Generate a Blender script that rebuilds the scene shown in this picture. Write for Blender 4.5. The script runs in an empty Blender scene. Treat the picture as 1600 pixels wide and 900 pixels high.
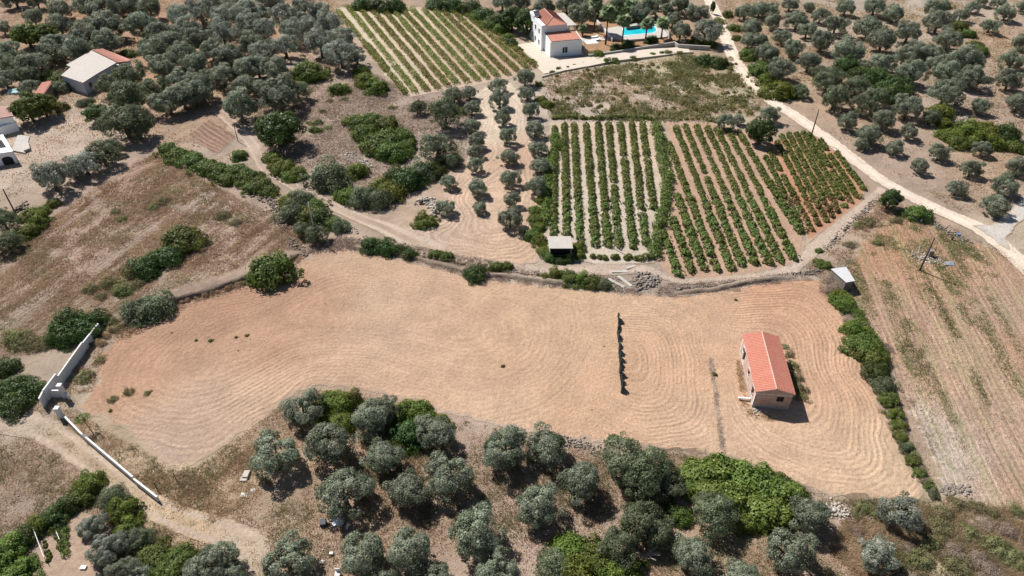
import bpy, bmesh, math, random
import numpy as np
from mathutils import Vector, Matrix, geometry

random.seed(7); rng = np.random.default_rng(7)
R = math.radians
sc = bpy.context.scene
col = sc.collection

# ------------------------------------------------------------------ camera, sky, sun, exposure
CAM_H, PITCH, FPX = 68.0, R(38.6), 1100.0
cam_d = bpy.data.cameras.new("camera"); cam = bpy.data.objects.new("camera", cam_d); col.objects.link(cam)
cam.location = (0, 0, CAM_H); cam.rotation_euler = (math.pi/2 - PITCH, 0, 0)
cam_d.sensor_width = 36.0; cam_d.lens = 36.0 * FPX / 1600.0
cam_d.clip_start = 0.5; cam_d.clip_end = 5000
sc.camera = cam
SUN_EL, SHADOW_AZ = R(49.0), R(-45.0)          # shadows run towards +x, -y
world = bpy.data.worlds.new("World"); sc.world = world; world.use_nodes = True
wn = world.node_tree; bg = wn.nodes["Background"]
sky = wn.nodes.new("ShaderNodeTexSky"); sky.sky_type = 'NISHITA'; sky.sun_disc = False
sky.sun_elevation = SUN_EL
sky.sun_rotation = R(-45.0)                    # the sun stands at -x, +y
sky.altitude = 100; sky.air_density = 1.0; sky.dust_density = 0.6; sky.ozone_density = 1.2
wn.links.new(sky.outputs[0], bg.inputs[0]); bg.inputs[1].default_value = 0.05
sd = bpy.data.lights.new("sun", 'SUN'); sd.energy = 4.8; sd.angle = R(0.53); sd.color = (1.0, 0.965, 0.92)
so = bpy.data.objects.new("sun", sd); col.objects.link(so)
ldir = Vector((math.cos(SHADOW_AZ)*math.cos(SUN_EL), math.sin(SHADOW_AZ)*math.cos(SUN_EL), -math.sin(SUN_EL)))
so.rotation_euler = ldir.to_track_quat('-Z', 'Y').to_euler(); so.location = (-60, 140, 90)
sc.view_settings.view_transform = 'Standard'; sc.view_settings.look = 'None'
sc.view_settings.exposure = 0.62; sc.view_settings.gamma = 1.0
sc.render.engine = 'CYCLES'
sc.cycles.max_bounces = 6; sc.cycles.diffuse_bounces = 3; sc.cycles.transparent_max_bounces = 4

# ------------------------------------------------------------------ terrain height and point lookup
def hgt(x, y):
    x = np.asarray(x, float); y = np.asarray(y, float)
    return .28*np.sin(x/21+.6)*np.sin(y/17) + .16*np.sin(x/9.5+y/13.) + .1*np.sin(y/7.3-x/16.)
def H1(x, y): return float(hgt(x, y))
def G(px, py, z=0.0):
    """ground position seen at photo point (px,py); z = height above the ground"""
    dx = (px-800)/FPX; dy = -(py-450)/FPX
    d = np.array([dx, math.cos(PITCH)+dy*math.sin(PITCH), -math.sin(PITCH)+dy*math.cos(PITCH)])
    zt = z; p = None
    for _ in range(4):
        t = (zt-CAM_H)/d[2]; p = np.array([0, 0, CAM_H])+t*d
        zt = z+H1(p[0], p[1])
    return Vector((p[0], p[1], H1(p[0], p[1])))
def mpp(p, z=1.5):
    return (p[1]*math.cos(PITCH)+(CAM_H-z)*math.sin(PITCH))/FPX
def GP(pts): return np.array([[*G(a, b)[:2]] for a, b in pts])

def vnoise(x, y, s, seed=0):
    x = np.asarray(x)/s; y = np.asarray(y)/s
    xi = np.floor(x).astype(int); yi = np.floor(y).astype(int); fx = x-xi; fy = y-yi
    fx = fx*fx*(3-2*fx); fy = fy*fy*(3-2*fy)
    def hh(a, b):
        v = np.sin(a*127.1+b*311.7+seed*74.7)*43758.5453; return v-np.floor(v)
    return (hh(xi, yi)*(1-fx)+hh(xi+1, yi)*fx)*(1-fy)+(hh(xi, yi+1)*(1-fx)+hh(xi+1, yi+1)*fx)*fy
def inpoly(P, poly):
    x, y = P[:, 0], P[:, 1]; c = np.zeros(len(P), bool); n = len(poly); j = n-1
    for i in range(n):
        xi, yi = poly[i]; xj, yj = poly[j]
        m = ((yi > y) != (yj > y)) & (x < (xj-xi)*(y-yi)/((yj-yi) or 1e-9)+xi); c ^= m; j = i
    return c
def segd(P, a, b):
    a = np.asarray(a, float); b = np.asarray(b, float); ab = b-a
    t = np.clip(((P-a)@ab)/max(ab@ab, 1e-9), 0, 1)
    return np.hypot(*(P-(a+t[:, None]*ab)).T)
def polyd(P, poly, closed=True):
    n = len(poly); d = np.full(len(P), 1e9)
    for i in range(n if closed else n-1): d = np.minimum(d, segd(P, poly[i], poly[(i+1) % n]))
    return d
def softd(P, poly, k=2.2, closed=True):
    s = np.zeros(len(P)); n = len(poly)
    for i in range(n if closed else n-1): s += np.exp(-segd(P, poly[i], poly[(i+1) % n])/k)
    return -k*np.log(s+1e-12)

# ------------------------------------------------------------------ tagging
def tag(o, label=None, cat=None, group=None, kind=None):
    if label: o['label'] = label
    if cat: o['category'] = cat
    if group: o['group'] = group
    if kind: o['kind'] = kind
    return o
def link(name, me, mat=None, parent=None, loc=None):
    o = bpy.data.objects.new(name, me); col.objects.link(o)
    if mat is not None and me is not None and not me.materials: me.materials.append(mat)
    if parent: o.parent = parent
    if loc is not None: o.location = loc
    return o
def empty(name, loc, label, cat, group=None, rz=0):
    o = bpy.data.objects.new(name, None); col.objects.link(o); o.location = loc; o.rotation_euler = (0, 0, rz)
    o.empty_display_size = .3
    return tag(o, label, cat, group)
def npmesh(name, V, F, attrs=None, smooth=False):
    """V (n,3), F (m,k) one polygon size; attrs: {name: (domain, array)}"""
    me = bpy.data.meshes.new(name); V = np.asarray(V, np.float32); F = np.asarray(F, np.int32)
    me.vertices.add(len(V)); me.vertices.foreach_set("co", V.ravel())
    k = F.shape[1]; me.loops.add(F.size); me.loops.foreach_set("vertex_index", F.ravel())
    me.polygons.add(len(F)); me.polygons.foreach_set("loop_start", np.arange(0, F.size, k, dtype=np.int32))
    me.polygons.foreach_set("loop_total", np.full(len(F), k, np.int32))
    me.update(calc_edges=True)
    if smooth: me.polygons.foreach_set("use_smooth", np.ones(len(F), bool))
    for n, (dom, arr) in (attrs or {}).items():
        arr = np.asarray(arr, np.float32)
        if arr.ndim == 2:
            a = me.attributes.new(n, 'FLOAT_COLOR', dom)
            if arr.shape[1] == 3: arr = np.c_[arr, np.ones(len(arr), np.float32)]
            a.data.foreach_set("color", arr.ravel().astype(np.float32))
        else:
            a = me.attributes.new(n, 'FLOAT', dom); a.data.foreach_set("value", arr)
    return me
class MB:
    """collects boxes, quads and tubes in a local frame"""
    def __init__(s): s.v = []; s.f = []
    def poly(s, pts):
        b = len(s.v); s.v += [tuple(p) for p in pts]; s.f.append(list(range(b, b+len(pts)))); return s
    def box(s, x0, y0, z0, x1, y1, z1):
        b = len(s.v)
        s.v += [(x0,y0,z0),(x1,y0,z0),(x1,y1,z0),(x0,y1,z0),(x0,y0,z1),(x1,y0,z1),(x1,y1,z1),(x0,y1,z1)]
        s.f += [[b+i for i in q] for q in ((3,2,1,0),(4,5,6,7),(0,1,5,4),(1,2,6,5),(2,3,7,6),(3,0,4,7))]; return s
    def prism(s, pts, z0, z1):
        b = len(s.v); n = len(pts)
        zz = lambda z, i: z[i] if isinstance(z, (list, tuple)) else z
        s.v += [(p[0], p[1], zz(z0, i)) for i, p in enumerate(pts)]+[(p[0], p[1], zz(z1, i)) for i, p in enumerate(pts)]
        s.f += [[b+i for i in range(n)][::-1], [b+n+i for i in range(n)]]
        s.f += [[b+i, b+(i+1) % n, b+n+(i+1) % n, b+n+i] for i in range(n)]; return s
    def tube(s, pts, r, n=7, cap=True):
        rs = r if isinstance(r, (list, tuple)) else [r]*len(pts); b = len(s.v); pts = [Vector(p) for p in pts]
        for i, p in enumerate(pts):
            d = (pts[min(i+1, len(pts)-1)]-pts[max(i-1, 0)]).normalized()
            a = d.cross(Vector((0, 0, 1)))
            if a.length < 1e-3: a = Vector((1, 0, 0))
            a.normalize(); c = d.cross(a)
            for k in range(n):
                t = 2*math.pi*k/n; s.v.append(tuple(p+rs[i]*(math.cos(t)*a+math.sin(t)*c)))
        for i in range(len(pts)-1):
            for k in range(n):
                k2 = (k+1) % n; s.f.append([b+i*n+k, b+i*n+k2, b+(i+1)*n+k2, b+(i+1)*n+k])
        if cap: s.f += [[b+k for k in range(n)], [b+(len(pts)-1)*n+k for k in range(n)][::-1]]
        return s
    def mesh(s, name):
        me = bpy.data.meshes.new(name); me.from_pydata(s.v, [], s.f); me.update()
        bm = bmesh.new(); bm.from_mesh(me); bmesh.ops.recalc_face_normals(bm, faces=bm.faces); bm.to_mesh(me); bm.free()
        return me
    def build(s, name, mat, parent=None, bevel=0, smooth=False):
        me = s.mesh(name)
        if smooth: me.polygons.foreach_set("use_smooth", np.ones(len(me.polygons), bool))
        o = link(name, me, mat, parent)
        if bevel:
            b = o.modifiers.new("bevel", 'BEVEL'); b.width = bevel; b.segments = 1; b.limit_method = 'ANGLE'
        return o

# ------------------------------------------------------------------ materials
class NT:
    def __init__(s, name):
        s.m = bpy.data.materials.new(name); s.m.use_nodes = True; s.t = s.m.node_tree
        s.b = s.t.nodes["Principled BSDF"]; s.out = s.t.nodes["Material Output"]
        s.b.inputs['Specular IOR Level'].default_value = .2
    def n(s, typ, ins=None, **pr):
        nd = s.t.nodes.new("ShaderNode"+typ)
        for k, v in pr.items(): setattr(nd, k, v)
        for k, v in (ins or {}).items():
            if hasattr(v, 'is_linked'): s.t.links.new(v, nd.inputs[k])
            else:
                if isinstance(v, tuple) and len(v) == 3 and nd.inputs[k].type == 'RGBA': v = (*v, 1)
                nd.inputs[k].default_value = v
        return nd
    def math(s, op, a, b=0.0, c=0.0, clamp=False):
        return s.n("Math", {0: a, 1: b, 2: c}, operation=op, use_clamp=clamp).outputs[0]
    def noise(s, scale, detail=3, rough=.55, vec=None, dist=0):
        return s.n("TexNoise", {'Scale': scale, 'Detail': detail, 'Roughness': rough, 'Distortion': dist, 'Vector': vec or s.pos()}).outputs['Fac']
    def pos(s):
        if not hasattr(s, '_p'): s._p = s.n("NewGeometry").outputs['Position']
        return s._p
    def objpos(s):
        if not hasattr(s, '_o'): s._o = s.n("TexCoord").outputs['Object']
        return s._o
    def att(s, name, vec=False): 
        nd = s.n("Attribute", attribute_name=name); return nd.outputs['Color' if vec else 'Fac']
    def ramp(s, f, a, b, ca=0., cb=1.):
        return s.n("MapRange", {'Value': f, 'From Min': a, 'From Max': b, 'To Min': ca, 'To Max': cb}, interpolation_type='SMOOTHSTEP').outputs[0]
    def mix(s, f, a, b, mode='MIX'):
        nd = s.n("Mix", data_type='RGBA', blend_type=mode)
        for i, v in ((0, f), (6, a), (7, b)):
            if hasattr(v, 'is_linked'): s.t.links.new(v, nd.inputs[i])
            else: nd.inputs[i].default_value = (*v, 1) if isinstance(v, tuple) and len(v) == 3 else v
        return nd.outputs[2]
    def scale(s, c, f):
        nd = s.n("VectorMath", operation='SCALE'); s.t.links.new(c, nd.inputs[0])
        if hasattr(f, 'is_linked'): s.t.links.new(f, nd.inputs['Scale'])
        else: nd.inputs['Scale'].default_value = f
        return nd.outputs[0]
    def fin(s, color, rough=.9, bump=None, bs=1.0, bd=1.0):
        b = s.b
        if hasattr(color, 'is_linked'): s.t.links.new(color, b.inputs['Base Color'])
        else: b.inputs['Base Color'].default_value = (*color, 1)
        b.inputs['Roughness'].default_value = rough
        if bump is not None:
            bn = s.n("Bump", {'Height': bump, 'Strength': bs, 'Distance': bd}); s.t.links.new(bn.outputs[0], b.inputs['Normal'])
        return s.m

def ground_nodes(N):
    tint = N.scale(N.att('tint', True), .84)
    n1 = N.noise(.16, 4); n2 = N.noise(1.0, 7, .68); n3 = N.noise(5.5, 5, .7); n4 = N.noise(.5, 5, .7)
    c = N.scale(tint, N.ramp(n1, .3, .7, .8, 1.16))
    c = N.mix(N.math('MULTIPLY', N.ramp(n2, .48, .66), .55), c, (.39, .3, .21))
    c = N.mix(N.math('MULTIPLY', N.ramp(n4, .52, .72), .5), c, (.17, .135, .085))
    c = N.mix(N.math('MULTIPLY', N.ramp(n3, .54, .7), .55), c, (.13, .1, .07))
    vo = N.n("TexVoronoi", {'Scale': 1.7, 'Randomness': 1.0, 'Vector': N.pos()})
    peb = N.math('MULTIPLY', N.ramp(vo.outputs['Distance'], .1, .05), N.ramp(N.n("SeparateColor", {0: vo.outputs['Color']}).outputs[0], .6, .7))
    c = N.mix(peb, c, (.62, .58, .54))
    hh = N.math('ADD', N.math('MULTIPLY', n2, .35), N.math('MULTIPLY', n3, .22))
    return c, hh
N = NT("dry_ground"); c, hh = ground_nodes(N); M_GROUND = N.fin(c, .95, hh, 1.0, .8)

def sheet_mat(name, furrow=None, fade=.8, speck=.5, rough_bump=.25, green=0.0, track=False, grain=1.0, furrow_col=.085, pebbles=.4, wobble=2.2, straight=0, bands=.55, ruts=False):
    N = NT(name); c0, h0 = ground_nodes(N)
    own = N.scale(N.att('own', True), .79); edge = N.att('edge'); ph = N.att('phase')
    n1 = N.noise(.22, 5, .6); n2 = N.noise(2.2, 6, .7); n3 = N.noise(9.0, 4, .7)
    c = N.scale(own, N.ramp(n1, .3, .7, .9, 1.1))
    c = N.scale(c, N.ramp(n2, .3, .7, 1-.16*grain, 1+.16*grain))
    c = N.mix(N.math('MULTIPLY', N.ramp(n3, .56, .68), speck), c, (.17, .11, .075))
    c = N.mix(N.math('MULTIPLY', N.ramp(n3, .42, .33), speck*.6), c, (.6, .48, .37))
    hh = N.math('MULTIPLY', n2, rough_bump)
    if furrow:
        wob = N.math('ADD', N.math('MULTIPLY', N.noise(.12, 2), wobble), N.math('MULTIPLY', N.noise(1.5, 2), .16 if not straight else .3))
        a = N.math('MULTIPLY', N.math('ADD', ph, wob), 2*math.pi/furrow)
        w = N.math('SINE', a)
        w2 = N.math('SINE', N.math('MULTIPLY', N.math('ADD', ph, wob), 2*math.pi/(furrow*4.6)))
        amp = N.math('MULTIPLY', N.ramp(N.noise(.13, 4, .6), .35, .6, .4, 1.), N.ramp(N.noise(.8, 3), .35, .6, .45, 1.))
        amp = N.math('MULTIPLY', amp, N.att('amp'))
        sp = N.n("SeparateXYZ", {0: N.pos()}); pv = N.math('ADD', ph, wob)
        def band(f, along): return N.noise(1.0, 3, .7, N.n("CombineXYZ", {0: N.math('MULTIPLY', pv, f), 1: N.math('MULTIPLY', sp.outputs[0], along), 2: N.math('MULTIPLY', sp.outputs[1], along)}).outputs[0])
        b1, b2 = band(1.1, .05), band(3.2, .09); bb = N.math('ADD', N.math('SUBTRACT', b1, .5), N.math('MULTIPLY', N.math('SUBTRACT', b2, .5), .9))
        c = N.scale(c, N.math('ADD', N.math('MULTIPLY', N.math('MULTIPLY', bb, N.att('amp')), bands), 1.0))
        hh = N.math('ADD', hh, N.math('MULTIPLY', N.math('MULTIPLY', bb, N.att('amp')), .16*bands))
        if green:
            g = N.math('MULTIPLY', N.ramp(N.math('ADD', w2, N.math('MULTIPLY', N.math('SUBTRACT', b1, .5), 3.2)), .1, 1.1), N.ramp(N.noise(.1, 5, .7), .4, .56)); g = N.math('MULTIPLY', g, N.ramp(N.noise(3, 5, .7), .36, .55))
            c = N.mix(N.math('MULTIPLY', g, green), c, (.19, .2, .09))
        s = N.math('MULTIPLY', w, amp); s2 = N.math('MULTIPLY', N.ramp(w2, .55, 1.), amp)
        c = N.scale(c, N.math('ADD', N.math('MULTIPLY', s, furrow_col), 1.0))
        c = N.scale(c, N.math('ADD', N.math('MULTIPLY', s2, .06), .99))
        hh = N.math('ADD', hh, N.math('MULTIPLY', s, .04)); hh = N.math('ADD', hh, N.math('MULTIPLY', s2, .04))
    if ruts:
        rr = N.math('SINE', N.math('MULTIPLY', N.math('ADD', ph, N.math('MULTIPLY', N.noise(.6, 3), .5)), 3.9)); c = N.scale(c, N.math('ADD', N.math('MULTIPLY', rr, .07), .98)); c = N.mix(N.math('MULTIPLY', N.ramp(ph, .5, .05), N.ramp(N.noise(.35, 4, .6), .5, .7, 0, .45)), c, c0)
    if track:      # grass crown between two wheel ruts; phase = distance from the centre line
        g = N.math('MULTIPLY', N.ramp(ph, .85, .35), N.ramp(N.noise(1.2, 5, .7), .25, .42))
        c = N.mix(g, c, c0)
    if pebbles:
        vo = N.n("TexVoronoi", {'Scale': 1.3, 'Randomness': 1.0, 'Vector': N.pos()})
        peb = N.math('MULTIPLY', N.ramp(vo.outputs['Distance'], .09, .05), N.ramp(N.n("SeparateColor", {0: vo.outputs['Color']}).outputs[0], 1-pebbles, 1.02-pebbles))
        c = N.mix(peb, c, (.62, .55, .48))
    e = N.math('ADD', edge, N.math('MULTIPLY', N.math('SUBTRACT', N.noise(.9, 6, .75), .5), 3.2*fade))
    f = N.ramp(e, .15*fade, .9*fade)
    return N.fin(N.mix(f, c0, c), .95, N.math('ADD', hh, N.math('MULTIPLY', h0, .35)), 1.0, .8)

def foliage_mat(name, dark, mid, light, trans=.25, rough=.55, hue=.06):
    N = NT(name); v = N.att('v'); oi = N.n("ObjectInfo").outputs['Random']
    vv = N.math('ADD', v, N.math('MULTIPLY', N.math('SUBTRACT', N.noise(1.1, 3, .6), .5), .9), clamp=True)
    r = N.n("ValToRGB", {0: vv}); e = r.color_ramp.elements
    e[0].position = .1; e[0].color = (*dark, 1); e[1].position = .95; e[1].color = (*light, 1)
    m = e.new(.5); m.color = (*mid, 1)
    hs = N.n("HueSaturation", {'Hue': N.math('ADD', N.math('MULTIPLY', oi, hue), .5-hue/2), 'Value': N.math('ADD', N.math('MULTIPLY', oi, .3), .86), 'Color': r.outputs[0]})
    c = hs.outputs[0]; m_ = N.fin(c, rough)
    N.b.inputs['Specular IOR Level'].default_value = .25
    if trans:
        tr = N.n("BsdfTranslucent", {'Color': c}); mx = N.n("MixShader", {0: trans})
        N.t.links.new(N.b.outputs[0], mx.inputs[1]); N.t.links.new(tr.outputs[0], mx.inputs[2]); N.t.links.new(mx.outputs[0], N.out.inputs[0])
    return m_
def plain(name, c, rough=.8, var=.12, scale=3.0, bump=.02, metal=0, stain=0, stain_col=(.2, .17, .13)):
    N = NT(name); n = N.noise(scale, 6, .65, N.objpos())
    r = N.n("ValToRGB", {0: n}); e = r.color_ramp.elements
    e[0].position = .3; e[0].color = (*[max(0, q*(1-var)) for q in c], 1); e[1].position = .7; e[1].color = (*[min(1, q*(1+var)) for q in c], 1)
    cc = r.outputs[0]
    if stain: cc = N.mix(N.math('MULTIPLY', N.ramp(N.noise(.9, 6, .75, N.objpos()), .5, .7), stain), cc, stain_col)
    m = N.fin(cc, rough, N.noise(scale*4, 4, .6, N.objpos()), .6, bump); N.b.inputs['Metallic'].default_value = metal
    return m

M = {}
M['olive'] = foliage_mat("olive_leaves", (0.095, 0.11, 0.065), (0.216, 0.242, 0.162), (0.405, 0.439, 0.331), .45, .5, .03)
M['olive_silver'] = foliage_mat("silver_olive_leaves", (0.126, 0.142, 0.103), (0.282, 0.306, 0.234), (0.513, 0.54, 0.452), .45, .5, .03)
M['olive_deep'] = foliage_mat("deep_olive_leaves", (0.065, 0.082, 0.04), (0.146, 0.174, 0.094), (0.277, 0.311, 0.189), .45, .5, .03)
M['mastic'] = foliage_mat("mastic_leaves", (.06, .088, .015), (.14, .18, .03), (.25, .285, .06), .45)
M['bright'] = foliage_mat("bright_leaves", (.058, .085, .018), (.12, .16, .034), (.21, .25, .065), .4)
M['dark'] = foliage_mat("dark_leaves", (.034, .056, .015), (.07, .11, .028), (.125, .175, .048), .4, .45)
M['lush'] = foliage_mat("broad_climber_leaves", (.06, .1, .016), (.14, .2, .038), (.26, .32, .08), .4, .5, .03)
M['yellow'] = foliage_mat("yellowing_leaves", (.09, .1, .02), (.17, .17, .035), (.27, .25, .06), .3)
M['vine'] = foliage_mat("vine_leaves", (.065, .1, .022), (.15, .195, .045), (.25, .285, .085), .4)
M['vine_old'] = foliage_mat("turning_vine_leaves", (.1, .115, .026), (.23, .24, .055), (.36, .34, .11), .4)
M['vine_red'] = foliage_mat('reddening_vine_leaves', (.085, .07, .02), (.165, .135, .045), (.27, .21, .08), .4, .5, .04)
M['weed'] = foliage_mat("weed_leaves", (.13, .14, .055), (.22, .22, .095), (.36, .34, .19), .45, .9)
M['straw'] = foliage_mat("straw", (.28, .19, .115), (.46, .335, .22), (.62, .49, .35), .6, 1., .02)
M['greyscrub'] = foliage_mat("grey_dry_twigs", (.25, .185, .145), (.4, .31, .25), (.56, .46, .38), .5, 1., .02)
M['palm'] = foliage_mat("palm_leaves", (.08, .12, .045), (.17, .23, .1), (.28, .34, .18), .25, .5)
M['bark'] = plain("bark", (.13, .1, .075), .9, .3, 6, .05)
M['palm_bark'] = plain("palm_bark", (.14, .095, .065), .9, .3, 8, .05)
M['white'] = plain("white_render", (.84, .845, .85), .85, .03, 2, .01, stain=.08, stain_col=(.55, .52, .48))
M['whitewall'] = plain("white_concrete", (.64, .63, .62), .85, .07, 2.5, .02, stain=.3, stain_col=(.4, .36, .31))
M['concrete'] = plain("concrete", (.4, .375, .345), .9, .12, 1.5, .02, stain=.4, stain_col=(.3, .27, .23))
M['slab'] = plain("pale_slab", (.43, .39, .35), .9, .1, 1.5, .02, stain=.3, stain_col=(.45, .4, .34))
M['tile_red'] = plain("terracotta_tile", (.5, .2, .14), .7, .2, 4.5, .01, stain=.5, stain_col=(.5, .29, .23))
M['tile_old'] = plain("weathered_tile", (.42, .19, .145), .8, .18, 1.5, .01, stain=.4, stain_col=(.42, .27, .22))
M['tile_villa'] = plain('villa_tile', (.46, .2, .14), .7, .12, 1.5, .01, stain=.2, stain_col=(.5, .3, .24))
M['tile_pink'] = plain("faded_pink_tile", (.48, .31, .26), .85, .12, 1.5, .01, stain=.3, stain_col=(.5, .4, .36))
M['wood'] = plain("pole_wood", (.1, .075, .06), .85, .25, 8, .02)
M['palewood'] = plain("pale_post", (.42, .38, .34), .85, .2, 8, .02)
M['stone'] = plain("wall_stone", (.22, .185, .155), .9, .3, .7, .03)
M['palestone'] = plain("limestone", (.38, .335, .285), .9, .2, .7, .03)
M['room_shade'] = plain("painted_room_shade", (.035, .03, .028), .9, .2, 3, .01)  # near-black colour standing in for the shade inside rooms and openings
M['glass'] = plain("window_glass", (.03, .035, .04), .08, .1, 2, 0)
M['metal_sheet'] = plain('old_sheet_roof', (.46, .46, .46), .7, .1, 3, .01, stain=.4, stain_col=(.3, .27, .25))
M['net'] = plain("dark_net", (.018, .03, .028), .8, .5, 5, .03, stain=.5, stain_col=(.02, .075, .07))
M['plastic'] = plain("white_sheeting", (.75, .74, .72), .5, .06, 4, .03)
M['metal'] = plain("galvanised_metal", (.45, .47, .5), .4, .1, 4, .01, .6)
M['darkmetal'] = plain("dark_box_paint", (.06, .065, .08), .5, .2, 4, .01)
M['teal'] = plain("teal_tarp", (.3, .46, .44), .6, .12, 3, .03)
M['blue'] = plain("blue_plastic", (.12, .2, .42), .5, .1, 4, .01)
N = NT("pool_water"); N.b.inputs['Base Color'].default_value = (.02, .42, .5, 1); N.b.inputs['Roughness'].default_value = .06
N.b.inputs['Specular IOR Level'].default_value = .5
N.fin(N.mix(N.ramp(N.noise(.5, 3), .3, .7), (.01, .4, .48), (.03, .5, .56)), .08, N.noise(3, 3), .25, .04); M['water'] = N.m
N = NT("hollow_brick")
tc = N.n("Mapping", {'Vector': N.objpos()})
N_sep = N.n("SeparateXYZ", {0: N.objpos()}); cmb = N.n("CombineXYZ", {0: N.math('ADD', N_sep.outputs[0], N_sep.outputs[1]), 1: N_sep.outputs[2]})
br = N.n("TexBrick", {'Vector': cmb.outputs[0], 'Color1': (.42, .22, .16), 'Color2': (.48, .3, .235), 'Mortar': (.48, .41, .36), 'Scale': 1.0,
         'Mortar Size': .014, 'Brick Width': .32, 'Row Height': .16, 'Bias': -.1})
c = N.mix(N.math('MULTIPLY', N.ramp(N.noise(1.3, 6, .7, N.objpos()), .42, .58), .75), br.outputs['Color'], (.5, .42, .37))
c = N.mix(N.math('MULTIPLY', N.ramp(N.noise(2.6, 5, .7, N.objpos()), .62, .68), .6), c, (.3, .1, .08))
N.fin(c, .9, br.outputs['Fac'], .6, -.012); M['brick'] = N.m

# ------------------------------------------------------------------ ground colour seeds: (px, py, albedo)
RS, DG, PA, OR_, GY = (.34, .2, .125), (.31, .225, .16), (.46, .36, .27), (.36, .245, .165), (.34, .275, .225)
SEEDS = [(40,30,(.3,.2,.14)),(130,20,RS),(60,110,DG),(200,80,RS),(260,40,RS),(140,200,(.42,.33,.26)),(90,190,(.42,.34,.27)),(20,270,(.42,.33,.26)),
 (250,110,RS),(330,60,OR_),(420,60,RS),(300,170,OR_),(230,140,OR_),(350,150,OR_),(460,110,GY),(500,160,(.33,.24,.195)),(450,210,(.33,.245,.2)),
 (560,170,(.34,.26,.21)),(640,180,(.33,.255,.21)),(640,60,PA),(690,220,GY),(560,230,GY),(600,310,(.38,.29,.22)),(400,220,(.42,.33,.26)),
 (200,300,(.34,.24,.19)),(60,400,(.33,.235,.18)),(330,330,(.35,.255,.205)),(240,430,(.32,.23,.18)),(400,350,(.36,.26,.2)),(60,500,(.3,.225,.17)),(180,450,(.3,.22,.165)),
 (70,640,(.44,.36,.28)),(30,710,(.27,.19,.13)),(80,760,(.3,.22,.165)),(30,790,(.33,.25,.2)),(180,670,(.43,.33,.23)),(240,740,(.46,.35,.24)),(330,770,(.5,.36,.23)),
 (430,800,(.44,.335,.24)),(370,840,(.45,.36,.28)),(480,740,(.38,.27,.19)),(560,720,(.4,.26,.18)),(620,820,(.4,.285,.21)),(760,780,(.42,.31,.24)),(820,700,(.4,.3,.24)),
 (800,870,(.42,.32,.25)),(940,800,(.42,.31,.24)),(1000,880,(.4,.28,.19)),(1160,860,(.42,.3,.2)),(1300,830,(.4,.28,.19)),(1330,800,(.4,.32,.27)),(1450,850,(.42,.34,.23)),(1550,840,(.42,.35,.24)),
 (1400,780,(.38,.3,.2)),(900,440,(.46,.37,.29)),(1000,440,GY),(1150,440,(.42,.32,.24)),(1300,380,(.42,.32,.24)),(1290,440,GY),(1400,380,RS),
 (980,110,(.43,.36,.29)),(900,150,(.45,.37,.31)),(1120,150,(.44,.38,.27)),(1040,140,(.44,.37,.3)),(1060,110,(.4,.36,.2)),(1050,60,RS),(960,40,(.36,.22,.13)),(820,70,PA),(1130,100,DG),
 (1240,190,(.38,.28,.21)),(1300,70,(.38,.29,.23)),(1400,30,GY),(1440,30,(.42,.36,.3)),(1330,170,OR_),(1450,130,GY),(1560,60,(.4,.28,.2)),(1570,150,(.36,.27,.22)),(1440,230,(.37,.28,.22)),
 (1380,260,(.36,.27,.21)),(1500,310,(.36,.27,.21)),(1590,380,(.42,.34,.25)),(1500,240,OR_),(860,10,DG),(720,5,DG),(1000,5,DG),(1180,20,DG),(520,380,(.42,.32,.24)),(700,300,(.45,.32,.23)),
 (1590,480,RS),(1560,700,RS),(1340,480,(.38,.29,.23)),(800,-60,DG),(200,-60,DG),(1400,-60,DG),(-100,300,DG),(-100,700,DG),(1700,200,DG),(1700,600,RS),(400,960,DG),(1200,960,OR_)]
SP = GP([(a, b) for a, b, _ in SEEDS]); SC = np.array([c for *_, c in SEEDS])
def tintf(P):
    out = np.zeros((len(P), 3)); ws = np.zeros(len(P))
    wx = (vnoise(P[:, 0], P[:, 1], 7, 1)-.5)*8; wy = (vnoise(P[:, 0], P[:, 1], 7, 2)-.5)*8
    X = P[:, 0]+wx; Y = P[:, 1]+wy
    for (x, y), c in zip(SP, SC):
        w = 1/(((X-x)**2+(Y-y)**2)/(max(y, 40)/60)**2+6)**1.8; out += w[:, None]*c; ws += w
    return out/ws[:, None]

def build_ground():
    xs = np.concatenate([-np.geomspace(1500, 190, 14), np.arange(-185, 185.1, 1.1), np.geomspace(190, 1500, 14)])
    ys = np.concatenate([[-300, -120, -40, 0, 20, 28], np.arange(32, 110, .9), np.arange(110, 262, 1.3), np.geomspace(265, 3000, 16)])
    X, Y = np.meshgrid(xs, ys); P = np.c_[X.ravel(), Y.ravel()]
    V = np.c_[P, hgt(*P.T)]; w, h = len(xs), len(ys)
    i = (np.arange(h-1)[:, None]*w+np.arange(w-1)).ravel(); F = np.c_[i, i+1, i+w+1, i+w]
    me = npmesh("ground", V, F, {'tint': ('POINT', tintf(P))}, True)
    tag(link("ground", me, M_GROUND), kind='structure', label='dry brown hillside ground with straw and pebbles')
build_ground()

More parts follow.
